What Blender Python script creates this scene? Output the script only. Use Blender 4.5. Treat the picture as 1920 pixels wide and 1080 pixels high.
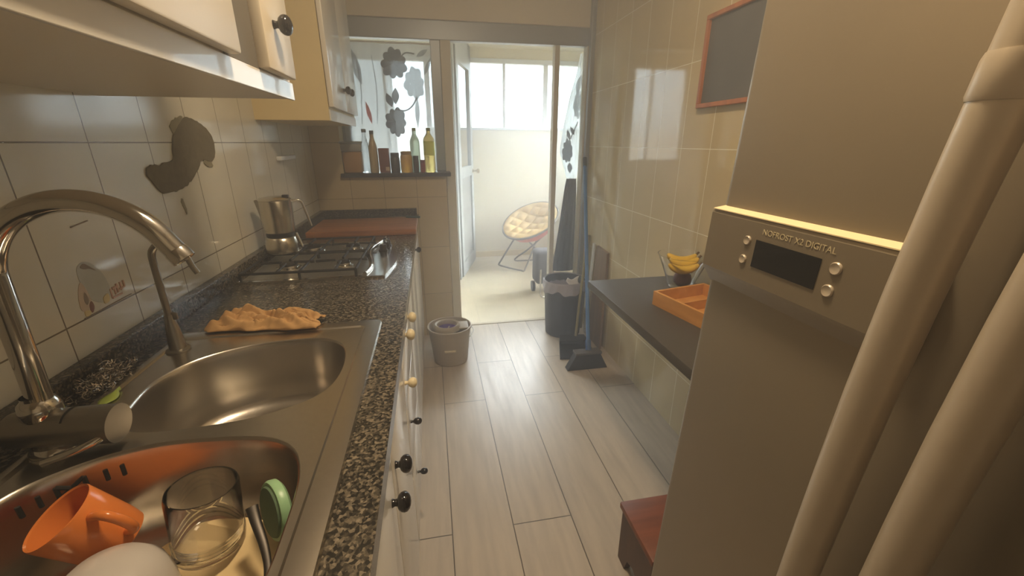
import bpy, bmesh, math, random
from mathutils import Vector, Matrix
random.seed(7)
S = bpy.context.scene
for o in list(bpy.data.objects): bpy.data.objects.remove(o)
PI = math.pi
# ------------------------------------------------------------------ camera
H = 1.31; GXP = 2.3
cam_d = bpy.data.cameras.new('camera'); cam = bpy.data.objects.new('camera', cam_d)
S.collection.objects.link(cam); S.camera = cam
cam_d.sensor_width = 36; cam_d.lens = 36*783/1920; cam_d.clip_start = .02
RX, RY, RZ = (.98253,-.06107,.17579), (-.18610,-.32241,.92813), (0,-.94463,-.32815)
M = Matrix(((RX[0],-RX[1],-RX[2],0),(RY[0],-RY[1],-RY[2],0),(RZ[0],-RZ[1],-RZ[2],H),(0,0,0,1)))
cam.matrix_world = M
# ------------------------------------------------------------------ colour management
S.view_settings.view_transform = 'Standard'; S.view_settings.look = 'None'
S.view_settings.gamma = 1; S.view_settings.use_curve_mapping = False
S.view_settings.exposure = 0.64
# ------------------------------------------------------------------ sky
W = bpy.data.worlds.new('sky'); S.world = W; W.use_nodes = True
nt = W.node_tree; nt.nodes.clear()
wo = nt.nodes.new('ShaderNodeOutputWorld'); bg = nt.nodes.new('ShaderNodeBackground')
tc = nt.nodes.new('ShaderNodeTexCoord'); sx = nt.nodes.new('ShaderNodeSeparateXYZ'); rp = nt.nodes.new('ShaderNodeValToRGB')
nt.links.new(tc.outputs['Generated'], sx.inputs[0]); nt.links.new(sx.outputs['Z'], rp.inputs[0])
# hazy horizon, a much brighter sky higher up
rp.color_ramp.elements[0].position = 0.0; rp.color_ramp.elements[0].color = (2.6,2.5,2.2,1)
rp.color_ramp.elements[1].position = .60; rp.color_ramp.elements[1].color = (50,53,56,1)
for p_,c_ in ((.05,(3.0,3.35,3.5,1)),(.20,(3.8,4.7,5.4,1)),(.34,(34.5,36.5,38,1))):
    e = rp.color_ramp.elements.new(p_); e.color = c_
nt.links.new(rp.outputs[0], bg.inputs[0]); bg.inputs[1].default_value = 1.0
nt.links.new(bg.outputs[0], wo.inputs[0])

def portal(loc, rot, sx_, sy_):
    l = bpy.data.lights.new('sky_portal','AREA'); l.shape='RECTANGLE'; l.size=sx_; l.size_y=sy_
    l.cycles.is_portal = True
    o = bpy.data.objects.new('sky_portal', l); o.location=loc; o.rotation_euler=rot; S.collection.objects.link(o)
portal((.7,4.97,1.64),(-PI/2,0,0),3.1,1.1)      # gallery window, facing -Y
portal((GXP+.04,4.0,1.6),(0,-PI/2,0),1.1,1.5)    # added gallery side window, facing -X
def lamp(name, loc, energy, size, col):
    l = bpy.data.lights.new(name,'AREA'); l.shape='DISK'; l.size=size; l.energy=energy; l.color=col
    o = bpy.data.objects.new(name, l); o.location=loc; S.collection.objects.link(o); return o
lamp('ceiling_lamp_light', (.2,.7,2.36), 17, .22, (1,.78,.52))

# ------------------------------------------------------------------ material helpers
def lin(r,g,b):
    f=lambda c:(c/255/12.92) if c/255<=.04045 else ((c/255+.055)/1.055)**2.4
    return (f(r),f(g),f(b),1)
def mat(name, col, rough=.5, metal=0, spec=.5, trans=0, ior=1.45, coat=0, noise=0, nscale=40, bump=0, bscale=60, emit=None, sub=0):
    m = bpy.data.materials.new(name); m.use_nodes=True; n=m.node_tree; b=n.nodes['Principled BSDF']
    b.inputs['Base Color'].default_value=col; b.inputs['Roughness'].default_value=rough
    b.inputs['Metallic'].default_value=metal; b.inputs['Specular IOR Level'].default_value=spec
    b.inputs['Transmission Weight'].default_value=trans; b.inputs['IOR'].default_value=ior
    b.inputs['Coat Weight'].default_value=coat
    g=n.nodes.new('ShaderNodeNewGeometry')
    if noise:
        t=n.nodes.new('ShaderNodeTexNoise'); t.inputs['Scale'].default_value=nscale; t.inputs['Detail'].default_value=5
        n.links.new(g.outputs['Position'],t.inputs['Vector'])
        mx=n.nodes.new('ShaderNodeMix'); mx.data_type='RGBA'
        mx.inputs['A'].default_value=tuple(c*(1-noise) for c in col[:3])+(1,)
        mx.inputs['B'].default_value=tuple(min(1,c*(1+noise)) for c in col[:3])+(1,)
        n.links.new(t.outputs['Fac'],mx.inputs['Factor']); n.links.new(mx.outputs['Result'],b.inputs['Base Color'])
    if bump:
        t2=n.nodes.new('ShaderNodeTexNoise'); t2.inputs['Scale'].default_value=bscale; t2.inputs['Detail'].default_value=4
        n.links.new(g.outputs['Position'],t2.inputs['Vector'])
        bp=n.nodes.new('ShaderNodeBump'); bp.inputs['Strength'].default_value=bump; bp.inputs['Distance'].default_value=.002
        n.links.new(t2.outputs['Fac'],bp.inputs['Height']); n.links.new(bp.outputs[0],b.inputs['Normal'])
    if emit:
        b.inputs['Emission Color'].default_value=emit[0]; b.inputs['Emission Strength'].default_value=emit[1]
    return m
def tile_mat(name, col, grout, axis, w, h, offu, offv, rough=.12, mortar=.0016, dirt=.12, off=0.0, spec=.5, streak=None):
    m = bpy.data.materials.new(name); m.use_nodes=True; n=m.node_tree; b=n.nodes['Principled BSDF']; L=n.links.new
    g=n.nodes.new('ShaderNodeNewGeometry'); s=n.nodes.new('ShaderNodeSeparateXYZ'); c=n.nodes.new('ShaderNodeCombineXYZ')
    L(g.outputs['Position'],s.inputs[0])
    au=n.nodes.new('ShaderNodeMath'); au.operation='ADD'; au.inputs[1].default_value=offu
    av=n.nodes.new('ShaderNodeMath'); av.operation='ADD'; av.inputs[1].default_value=offv
    L(s.outputs[axis[0]],au.inputs[0]); L(s.outputs[axis[1]],av.inputs[0]); L(au.outputs[0],c.inputs[0]); L(av.outputs[0],c.inputs[1])
    br=n.nodes.new('ShaderNodeTexBrick'); br.offset=off; br.offset_frequency=2; br.squash=1
    br.inputs['Scale'].default_value=1; br.inputs['Brick Width'].default_value=w; br.inputs['Row Height'].default_value=h
    br.inputs['Mortar Size'].default_value=mortar; br.inputs['Mortar Smooth'].default_value=.2
    br.inputs['Color1'].default_value=tuple(x*.97 for x in col[:3])+(1,); br.inputs['Color2'].default_value=tuple(min(1,x*1.03) for x in col[:3])+(1,)
    br.inputs['Mortar'].default_value=grout; L(c.outputs[0],br.inputs['Vector'])
    t=n.nodes.new('ShaderNodeTexNoise'); t.inputs['Scale'].default_value=5; t.inputs['Detail'].default_value=6; L(g.outputs['Position'],t.inputs['Vector'])
    if streak:
        mp=n.nodes.new('ShaderNodeMapping'); mp.inputs['Scale'].default_value=streak; L(g.outputs['Position'],mp.inputs['Vector']); L(mp.outputs[0],t.inputs['Vector'])
    mr=n.nodes.new('ShaderNodeMapRange'); mr.inputs['From Min'].default_value=.35; mr.inputs['From Max'].default_value=.7
    mr.inputs['To Min'].default_value=1; mr.inputs['To Max'].default_value=1-dirt; L(t.outputs['Fac'],mr.inputs['Value'])
    mx=n.nodes.new('ShaderNodeMix'); mx.data_type='RGBA'; mx.blend_type='MULTIPLY'; mx.inputs['Factor'].default_value=1
    L(br.outputs['Color'],mx.inputs['A']); L(mr.outputs[0],mx.inputs['B']); L(mx.outputs['Result'],b.inputs['Base Color'])
    rr=n.nodes.new('ShaderNodeMapRange'); rr.inputs['To Min'].default_value=rough*.8; rr.inputs['To Max'].default_value=rough*1.7; L(t.outputs['Fac'],rr.inputs['Value'])
    L(rr.outputs[0],b.inputs['Roughness']); b.inputs['Specular IOR Level'].default_value=spec
    iv=n.nodes.new('ShaderNodeMath'); iv.operation='SUBTRACT'; iv.inputs[0].default_value=1; L(br.outputs['Fac'],iv.inputs[1])
    bp=n.nodes.new('ShaderNodeBump'); bp.inputs['Strength'].default_value=.6; bp.inputs['Distance'].default_value=.0015
    L(iv.outputs[0],bp.inputs['Height']); L(bp.outputs[0],b.inputs['Normal'])
    return m
def wood_mat(name, c1, c2, axis='X', scale=14, rough=.4, coat=0):
    m = bpy.data.materials.new(name); m.use_nodes=True; n=m.node_tree; b=n.nodes['Principled BSDF']; L=n.links.new
    g=n.nodes.new('ShaderNodeNewGeometry'); mp=n.nodes.new('ShaderNodeMapping'); sc=[scale*3]*3; sc['XYZ'.index(axis)]=scale*.25
    mp.inputs['Scale'].default_value=sc; L(g.outputs['Position'],mp.inputs['Vector'])
    t=n.nodes.new('ShaderNodeTexNoise'); t.inputs['Scale'].default_value=1; t.inputs['Detail'].default_value=6; L(mp.outputs[0],t.inputs['Vector'])
    r=n.nodes.new('ShaderNodeValToRGB'); r.color_ramp.elements[0].position=.3; r.color_ramp.elements[0].color=c1; r.color_ramp.elements[1].position=.7; r.color_ramp.elements[1].color=c2
    L(t.outputs['Fac'],r.inputs[0]); L(r.outputs[0],b.inputs['Base Color']); b.inputs['Roughness'].default_value=rough; b.inputs['Coat Weight'].default_value=coat
    return m
def glass_mat(name, col=(.95,.97,.97,1), alpha=.12, rough=.02):
    # thin glass pane: mostly see-through with a clear surface reflection
    m = bpy.data.materials.new(name); m.use_nodes=True; n=m.node_tree; n.nodes.clear(); L=n.links.new
    o=n.nodes.new('ShaderNodeOutputMaterial'); tr=n.nodes.new('ShaderNodeBsdfTransparent'); gl=n.nodes.new('ShaderNodeBsdfGlossy')
    tr.inputs[0].default_value=col; gl.inputs['Roughness'].default_value=rough
    fr=n.nodes.new('ShaderNodeFresnel'); fr.inputs[0].default_value=1.45
    mx=n.nodes.new('ShaderNodeMixShader'); L(fr.outputs[0],mx.inputs[0]); L(tr.outputs[0],mx.inputs[1]); L(gl.outputs[0],mx.inputs[2]); L(mx.outputs[0],o.inputs[0])
    return m
def cloth_mat(name, col, tl=.5, tcol=None, clear=0.0):
    m = bpy.data.materials.new(name); m.use_nodes=True; n=m.node_tree; n.nodes.clear(); L=n.links.new
    o=n.nodes.new('ShaderNodeOutputMaterial'); d=n.nodes.new('ShaderNodeBsdfDiffuse'); t=n.nodes.new('ShaderNodeBsdfTranslucent')
    g=n.nodes.new('ShaderNodeNewGeometry'); w=n.nodes.new('ShaderNodeTexNoise'); w.inputs['Scale'].default_value=300; L(g.outputs['Position'],w.inputs['Vector'])
    mr=n.nodes.new('ShaderNodeMix'); mr.data_type='RGBA'; mr.inputs['A'].default_value=tuple(c*.93 for c in col[:3])+(1,); mr.inputs['B'].default_value=col; L(w.outputs['Fac'],mr.inputs['Factor'])
    L(mr.outputs['Result'],d.inputs[0]); t.inputs[0].default_value=tcol or col
    mx=n.nodes.new('ShaderNodeMixShader'); mx.inputs[0].default_value=tl; L(d.outputs[0],mx.inputs[1]); L(t.outputs[0],mx.inputs[2])
    if clear:
        tr=n.nodes.new('ShaderNodeBsdfTransparent'); m2=n.nodes.new('ShaderNodeMixShader'); m2.inputs[0].default_value=clear
        L(mx.outputs[0],m2.inputs[1]); L(tr.outputs[0],m2.inputs[2]); L(m2.outputs[0],o.inputs[0])
    else: L(mx.outputs[0],o.inputs[0])
    return m
def granite_mat():
    m = bpy.data.materials.new('granite'); m.use_nodes=True; n=m.node_tree; b=n.nodes['Principled BSDF']; L=n.links.new
    g=n.nodes.new('ShaderNodeNewGeometry')
    v=n.nodes.new('ShaderNodeTexVoronoi'); v.inputs['Scale'].default_value=230; L(g.outputs['Position'],v.inputs['Vector'])
    t=n.nodes.new('ShaderNodeTexNoise'); t.inputs['Scale'].default_value=130; t.inputs['Detail'].default_value=4; L(g.outputs['Position'],t.inputs['Vector'])
    r=n.nodes.new('ShaderNodeValToRGB'); r.color_ramp.interpolation='LINEAR'
    E_=r.color_ramp.elements; E_[0].position=.40; E_[0].color=(.020,.018,.015,1); E_[1].position=.75; E_[1].color=(.24,.20,.145,1)
    q=E_.new(.55); q.color=(.075,.064,.048,1)
    s=n.nodes.new('ShaderNodeSeparateColor'); L(v.outputs['Color'],s.inputs[0])
    ad=n.nodes.new('ShaderNodeMix'); ad.data_type='FLOAT'; ad.inputs['Factor'].default_value=.42; L(t.outputs['Fac'],ad.inputs['A']); L(s.outputs[0],ad.inputs['B'])
    L(ad.outputs['Result'],r.inputs[0]); L(r.outputs[0],b.inputs['Base Color'])
    b.inputs['Roughness'].default_value=.2; b.inputs['Specular IOR Level'].default_value=.5
    return m

TILE_L = tile_mat('tile_left', lin(222,218,204), lin(124,114,98), ('Y','Z'), .2,.332, -.06+2.0,.017, dirt=.10, rough=.085)
TILE_R = tile_mat('tile_right', lin(202,185,146), lin(252,248,232), ('Y','Z'), .2,.332, -.145+2.0,.041, dirt=.10, rough=.045)
TILE_B = tile_mat('tile_end', lin(205,188,152), lin(150,135,105), ('X','Z'), .2,.332, 2.09,.017, dirt=.10)
FLOOR = tile_mat('floor_planks', lin(200,186,168), lin(112,102,92), ('Y','X'), 1.2,.219, -1.13+2.4,.219*6, rough=.28, mortar=.0022, dirt=.20, off=.3375, streak=(7,.7,1))
GFLOOR = tile_mat('gallery_floor', lin(226,214,186), lin(196,184,158), ('X','Y'), .33,.33, 2.0,0, rough=.3)
PAINT = mat('cream_paint', lin(236,226,206), .6, noise=.03, nscale=6)
PAINTG = mat('gallery_paint', lin(232,222,196), .6, noise=.03, nscale=6)
CEIL = mat('ceiling_paint', lin(232,222,204), .7, noise=.02, nscale=5)
ALU = mat('window_aluminium', lin(158,164,170), .35, .3, noise=.05, nscale=30)
ALUD = mat('door_post_paint', lin(212,205,188), .4, noise=.05, nscale=20)
WHITEF = mat('white_frame', lin(225,228,228), .35, noise=.02)
GLASSP = glass_mat('pane_glass')
CAB = mat('cabinet_cream_lacquer', lin(224,213,192), .34, spec=.4, noise=.02, nscale=8)
CABY = mat('cabinet_side_yellowed', lin(214,194,144), .4, noise=.06, nscale=9)
CABW = mat('cabinet_white_lacquer', lin(226,220,208), .30, coat=.5, noise=.02, nscale=8)
BLACKK = mat('black_ceramic_knob', lin(24,20,20), .08, spec=.6, noise=.1)
CREAMK = mat('cream_knob', lin(228,214,178), .2, noise=.05)
GRANITE = granite_mat()
STEEL = mat('brushed_steel', (.56,.52,.46,1), .27, 1, noise=.08, nscale=120, bump=.05, bscale=300)
STEELS = mat('polished_steel', (.60,.58,.54,1), .14, 1, noise=.05, nscale=60)
CHROME = mat('chrome', (.66,.64,.60,1), .10, 1, noise=.04, nscale=50)
BRUSHN = mat('brushed_nickel', (.32,.30,.26,1), .36, 1, noise=.05, nscale=80)
DARK = mat('dark_recess', lin(20,18,16), .6, noise=.1)
BLACKP = mat('black_plastic', lin(34,32,36), .4, noise=.08)
IRON = mat('cast_iron', lin(26,24,23), .5, noise=.15)
FRIDGE = mat('fridge_champagne', lin(142,130,110), .34, .45, noise=.02, nscale=20)
FRIDGEH = mat('fridge_handle_satin', lin(186,173,153), .33, .2, noise=.02, nscale=20)
SLATE = mat('slate_top', lin(72,68,64), .45, noise=.12, nscale=50)
SILLM = mat('sill_dark_stone', lin(58,52,48), .25, noise=.15, nscale=60)

# ------------------------------------------------------------------ geometry helpers
def BM(): return bmesh.new()
def box(bm, x0,x1,y0,y1,z0,z1, bev=0, mtx=None, seg=2):
    r = bmesh.ops.create_cube(bm, size=1); vs=r['verts']
    for v in vs: v.co = Vector(((x0+x1)/2+v.co.x*(x1-x0),(y0+y1)/2+v.co.y*(y1-y0),(z0+z1)/2+v.co.z*(z1-z0)))
    if bev:
        es=list({e for v in vs for e in v.link_edges})
        nb=bmesh.ops.bevel(bm, geom=es, offset=bev, segments=seg, affect='EDGES', profile=.5)
        vs=list({v for f in nb['faces'] for v in f.verts}|{v for v in vs if v.is_valid})
    if mtx is not None:
        for v in vs: v.co = mtx @ v.co
    return bm
def lathe(bm, prof, mtx=None, seg=32):
    """prof: [(r,z)...] revolved round local z"""
    rings=[]
    for r,z in prof:
        if r<1e-6: rings.append([bm.verts.new((0,0,z))])
        else: rings.append([bm.verts.new((r*math.cos(2*PI*i/seg), r*math.sin(2*PI*i/seg), z)) for i in range(seg)])
    for a,b in zip(rings,rings[1:]):
        for i in range(seg):
            j=(i+1)%seg
            if len(a)==1 and len(b)==1: continue
            if len(a)==1: bm.faces.new((a[0],b[j],b[i]))
            elif len(b)==1: bm.faces.new((a[i],a[j],b[0]))
            else: bm.faces.new((a[i],a[j],b[j],b[i]))
    if mtx is not None:
        for rr in rings:
            for v in rr: v.co = mtx @ v.co
    return bm
def frame_to(loc, axis, up=(0,0,1)):
    z=Vector(axis).normalized(); u=Vector(up)
    if abs(z.dot(u))>.98: u=Vector((0,1,0))
    x=u.cross(z).normalized(); y=z.cross(x)
    m=Matrix((x,y,z)).transposed().to_4x4(); m.translation=Vector(loc); return m
def tube(bm, pts, r, seg=12, cap=True, smooth=0, flat=None):
    pts=[Vector(p) for p in pts]
    if smooth: pts=catmull(pts,smooth)
    n=len(pts); rad=r if callable(r) else (lambda t:r)
    prev=None; rings=[]
    for i,p in enumerate(pts):
        t=(pts[min(i+1,n-1)]-pts[max(i-1,0)]).normalized()
        if prev is None:
            u=Vector((0,0,1)) if abs(t.z)<.9 else Vector((1,0,0))
            x=u.cross(t).normalized()
        else: x=(prev-t*prev.dot(t)).normalized()
        prev=x; y=t.cross(x); q=rad(i/(n-1)); fl=flat or (1,1)
        rings.append([bm.verts.new(p+(x*math.cos(2*PI*k/seg)*fl[0]+y*math.sin(2*PI*k/seg)*fl[1])*q) for k in range(seg)])
    for a,b in zip(rings,rings[1:]):
        for k in range(seg):
            j=(k+1)%seg; bm.faces.new((a[k],a[j],b[j],b[k]))
    if cap:
        bm.faces.new(rings[0][::-1]); bm.faces.new(rings[-1])
    return bm
def catmull(pts, sub, closed=False):
    out=[]; n=len(pts); rng=range(n) if closed else range(n-1)
    for i in rng:
        if closed: p0,p1,p2,p3=pts[(i-1)%n],pts[i],pts[(i+1)%n],pts[(i+2)%n]
        else: p0,p1,p2,p3=pts[max(i-1,0)],pts[i],pts[i+1],pts[min(i+2,n-1)]
        for k in range(sub):
            t=k/sub; out.append(.5*((2*p1)+(p2-p0)*t+(2*p0-5*p1+4*p2-p3)*t*t+(3*p1-p0-3*p2+p3)*t**3))
    if not closed: out.append(pts[-1])
    return out
def prism(bm, pts, vec):
    """polygon pts extruded along vec, closed"""
    a=[bm.verts.new(p) for p in pts]; b=[bm.verts.new(Vector(p)+Vector(vec)) for p in pts]
    bm.faces.new(a[::-1]); bm.faces.new(b); n=len(a)
    for i in range(n): bm.faces.new((a[i],a[(i+1)%n],b[(i+1)%n],b[i]))
    return bm
def grid(bm, fn, nu, nv, closeu=False):
    g=[[bm.verts.new(fn(i/nu,j/nv)) for j in range(nv+1)] for i in range(nu+(0 if closeu else 1))]
    N=len(g)
    for i in range(nu):
        for j in range(nv):
            k=(i+1)%N; bm.faces.new((g[i][j],g[k][j],g[k][j+1],g[i][j+1]))
    return bm
origin={}
def obj(name, bm, m, parent=None, smooth=True, angle=40, kind=None, label=None, keep=False):
    bmesh.ops.recalc_face_normals(bm, faces=bm.faces[:])
    if parent is None:
        if bm.verts and not keep:
            xs=[v.co for v in bm.verts]
            o_=Vector(((min(c.x for c in xs)+max(c.x for c in xs))/2,(min(c.y for c in xs)+max(c.y for c in xs))/2,min(c.z for c in xs)))
        else: o_=Vector((0,0,0))
    else: o_=origin[parent.name]
    for v in bm.verts: v.co -= o_
    me=bpy.data.meshes.new(name); bm.to_mesh(me); bm.free()
    for x in (m if isinstance(m,(list,tuple)) else [m]): me.materials.append(x)
    o=bpy.data.objects.new(name,me); S.collection.objects.link(o)
    if smooth:
        for p in me.polygons: p.use_smooth=True
        me.set_sharp_from_angle(angle=math.radians(angle))
    if parent is not None: o.parent=parent
    else: o.location=o_
    origin[o.name]=o_
    if kind: o['kind']=kind
    if label: o['label']=label
    return o
def thing(name,label,cat,loc,group=None):
    o=bpy.data.objects.new(name,None); S.collection.objects.link(o); o.location=loc; o.empty_display_size=.05
    origin[o.name]=Vector(loc); o['label']=label; o['category']=cat
    if group: o['group']=group
    return o
def tag(o,label,cat,group=None):
    o['label']=label; o['category']=cat
    if group: o['group']=group
    return o
def struct(name,bm,m,parent=None,**k):
    return obj(name,bm,m,parent,smooth=k.pop('smooth',False),kind='structure' if parent is None else None,keep=False,**k)

# ================================================================== SETTING
XL, XR, YB, YP = -.69, 1.08, -1.0, 2.95
GX1, GY1, GZ = 2.3, 4.92, 2.25
struct('floor', box(BM(), XL-.1,XR+.1,YB-.1,2.93,-.1,0), FLOOR)
struct('floor_gallery', box(BM(), -1.1,GX1+.1,2.93,GY1+.1,-.1,0), GFLOOR)
struct('ceiling', box(BM(), XL-.1,XR+.1,YB-.1,3.02,2.42,2.52), CEIL)
struct('ceiling_gallery', box(BM(), -1.1,GX1+.1,3.02,GY1+.1,GZ,GZ+.1), PAINTG)
struct('wall_left', box(BM(), XL-.1,XL,YB-.1,2.80,0,2.42), TILE_L)
struct('wall_right', box(BM(), XR,XR+.1,YB-.1,2.90,0,2.42), TILE_R)
struct('wall_back', box(BM(), XL,XR,YB-.1,YB,0,2.42), PAINT)
# end wall under and beside the kitchen window
b=BM(); box(b, XL-.1,.10,2.80,3.0,0,1.108); box(b, XL-.1,-.52,2.80,3.0,1.108,2.42)
struct('wall_end', b, TILE_B)
struct('wall_above_window', box(BM(), -.52,XR+.1,2.90,3.02,2.005,2.42), PAINT)
# grey aluminium frame of the screen between kitchen and gallery
b=BM()
box(b,-.52,XR,2.92,2.98,1.90,2.005,.004)              # header over window, door and side light
box(b,.045,.105,2.92,2.98,1.135,1.90,.003)            # stile beside the kitchen window
box(b,-.52,-.47,2.92,2.98,1.135,1.90,.003)
fr=struct('window_1', b, ALU)
obj('pane', box(BM(), -.47,.045,2.948,2.952,1.135,1.90), GLASSP, fr, smooth=False)
b=BM(); box(b,.105,.168,2.91,2.99,0,1.90,.004); box(b,.835,.868,2.92,2.98,0,1.90,.003); box(b,1.045,XR,2.90,2.98,0,1.90,.003)
struct('trim_1', b, ALUD)
b=BM(); box(b,.868,1.045,2.92,2.98,0,.08,.003)
fr=struct('window_2', b, ALUD)
obj('pane', box(BM(), .868,1.045,2.948,2.952,.08,1.90), GLASSP, fr, smooth=False)
b=BM(); box(b,XR-.028,XR+.02,2.86,2.90,0,2.42,.003)
struct('trim_2', b, ALU)
struct('trim_3', box(BM(), -.535,.13,2.765,2.96,1.109,1.134,.004), SILLM)   # window sill board
struct('trim_4', box(BM(), .168,.835,2.915,2.945,-.004,.004), mat('threshold',lin(190,176,150),.4,noise=.05))
# gallery
P0,P1,P2=Vector((.172,2.98,0)),Vector((.20,4.0,0)),Vector((.46,GY1,0))
b=BM(); box(b,-1.1,-1.0,2.9,GY1+.1,0,GZ); struct('wall_gallery_left', b, PAINTG)
b=BM(); box(b,-1.0,XL-.1,2.9,3.0,0,GZ); box(b,XL-.1,.10,2.985,3.0,1.99,GZ); struct('wall_gallery_back', b, PAINTG)
b=BM(); box(b,.03,GX1+.1,GY1,GY1+.1,0,1.445); box(b,-1.0,.03,GY1,GY1+.1,0,1.10); box(b,-1.0,GX1+.1,GY1,GY1+.1,2.15,GZ); box(b,-1.0,-.85,GY1,GY1+.1,1.10,2.15); box(b,2.2,GX1+.1,GY1,GY1+.1,1.445,2.15)
struct('wall_gallery_far', b, PAINTG)
b=BM(); box(b,GX1,GX1+.1,2.98,GY1,0,1.0); box(b,GX1,GX1+.1,2.98,GY1,2.15,GZ); box(b,GX1,GX1+.1,2.98,3.25,1.0,2.15); box(b,GX1,GX1+.1,4.75,GY1,1.0,2.15)
struct('wall_gallery_right', b, PAINTG)
b=BM()
for y in (3.25,3.985,4.72): box(b,GX1+.02,GX1+.07,y,y+.03,1.0,2.15,.003)
for z in (1.0,2.12): box(b,GX1+.02,GX1+.07,3.28,4.72,z,z+.03,.003)
fr=struct('window_added', b, WHITEF)  # unseen side window, added to brighten the gallery
obj('pane', box(BM(), GX1+.043,GX1+.047,3.28,3.985,1.03,2.12), GLASSP, fr, smooth=False); obj('pane', box(BM(), GX1+.043,GX1+.047,4.015,4.72,1.03,2.12), GLASSP, fr, smooth=False)
b=BM(); box(b,XR+.02,GX1,2.92,2.98,0,GZ); struct('wall_gallery_near', b, PAINTG)
b=BM()
box(b,-.85,2.2,GY1-.03,GY1+.05,2.105,2.15,.004); box(b,.03,2.2,GY1-.03,GY1+.05,1.445,1.47,.004); box(b,-.85,.03,GY1-.03,GY1+.05,1.10,1.125,.004)
for x,w in ((-.85,.03),(-.42,.028),(.0,.05),(.42,.028),(.825,.028),(1.275,.05),(1.72,.028),(2.17,.03)): box(b,x,x+w,GY1-.03,GY1+.05,1.47 if x>.1 else 1.125,2.105,.003)
fr=struct('window_3', b, WHITEF)
for x0,x1 in ((-.82,-.42),(-.392,.0),(.05,.42),(.448,.825),(.853,1.275),(1.325,1.72),(1.748,2.17)):
    obj('pane', box(BM(), x0,x1,GY1+.008,GY1+.012,1.47 if x0>.04 else 1.125,2.105), GLASSP, fr, smooth=False)
struct('baseboard_gallery', box(BM(), -1.0,GX1,GY1-.015,GY1,0,.07,.003), mat('baseboard_cream',lin(224,204,160),.4,noise=.04))
# glazed door standing at an angle in the gallery, with its own frame and panel above
d=(P2-P1).normalized(); nrm=Vector((d.y,-d.x,0))
DM=Matrix((d,nrm,Vector((0,0,1)))).transposed().to_4x4(); DM.translation=P1
b=BM()
for a in ((.06,.12),(.84,.93)): box(b,a[0],a[1],-.01,.03,0,2.249,0,DM)
box(b,.06,.90,-.01,.03,2.12,2.249,0,DM)
for a in ((.125,.225),(.735,.835)): box(b,a[0],a[1],.0,.045,.01,2.115,0,DM)
for z in ((.01,.14),(.98,1.08),(2.0,2.115)): box(b,.225,.735,.0,.045,z[0],z[1],0,DM)
dr=struct('door_1', b, mat('door_grey',lin(168,170,166),.4,noise=.04))
obj('pane', box(BM(),.225,.735,.018,.026,1.08,2.0,0,DM), GLASSP, dr, smooth=False)
obj('panel', box(BM(),.225,.735,.015,.03,.14,.98,0,DM), mat('door_panel',lin(140,138,130),.45,noise=.05), dr, smooth=False)
b=BM(); lathe(b,[(0,0),(.022,0),(.022,.006),(.010,.012),(.010,.04),(.024,.05),(.026,.065),(.018,.078),(0,.08)],DM@frame_to((.785,.045,1.02),(0,1,0)),24)
obj('door_knob', b, mat('brass',(.6,.5,.32,1),.25,1,noise=.05), dr)

# kitchen ceiling lamp (out of frame, gives the warm light)
t=thing('ceiling_lamp','round white ceiling lamp above the sink end of the kitchen','lamp',(.2,.7,2.42))
obj('lamp_base', lathe(BM(),[(0,2.42),(.13,2.42),(.13,2.385),(.115,2.38),(0,2.38)],Matrix.Translation((.2,.7,0))), WHITEF, t)

# ================================================================== LEFT: UPPER CABINETS
def knob(parent, loc, axis, m, r=.0165, L=.026, name='knob', label=None):
    b=BM(); k=L/.026
    lathe(b,[(0,0),(.008*r/.0165,0),(.006*r/.0165,.006*k),(.007*r/.0165,.009*k),(r*.78,.0115*k),(r*1.02,.0165*k),(r*1.10,.0215*k),(r*1.02,.0265*k),(r*.78,.0305*k),(r*.4,.033*k),(0,.0338*k)],frame_to(loc,axis),20)
    return obj(name,b,m,parent,label=label)
t=thing('upper_cabinet','long cream upper cabinet over the sink with a narrow end door and black knob','cabinet',(-.495,.36,1.405))
b=BM(); box(b,XL,-.30,-.5,1.125,1.405,2.15,.002); obj('body',b,CAB,t,smooth=False)
b=BM(); box(b,-.302,-.296,-.5,1.127,1.402,1.438,.001); obj('bottom_rail',b,CABW,t,smooth=False)
b=BM(); box(b,-.2995,-.2965,.79,.935,1.4385,2.12,0); obj('stile',b,mat('gap_shade_grey',lin(104,98,88),.6,noise=.05),t,smooth=False)  # shade in the gap between the doors, painted as a dark grey strip
b=BM(); box(b,-.298,-.276,.20,.80,1.440,2.12,.004); obj('door',b,CAB,t)
b=BM(); box(b,-.298,-.276,-.45,.18,1.440,2.12,.004); obj('door',b,CAB,t)
b=BM(); box(b,-.298,-.276,.925,1.09,1.440,2.12,.004); dd=obj('door',b,CAB,t)
knob(dd,(-.276,.985,1.523),(1,0,0),BLACKK)
t=thing('upper_cabinet','yellowed upper cabinet beyond the hob with a pair of black knobs','cabinet',(-.54,2.32,1.40))
b=BM(); box(b,XL,-.40,2.0,2.66,1.400,2.15); obj('body',b,CABY,t,smooth=False)
b=BM(); box(b,-.402,-.395,2.0,2.66,1.398,1.442,.001); obj('bottom_rail',b,CABW,t,smooth=False)
for y0,y1,ky in ((2.004,2.322,2.28),(2.328,2.655,2.385)):
    b=BM(); box(b,-.398,-.378,y0,y1,1.452,2.12,.004); dd=obj('door',b,CABW,t); knob(dd,(-.378,ky,1.545),(1,0,0),BLACKK)

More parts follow.
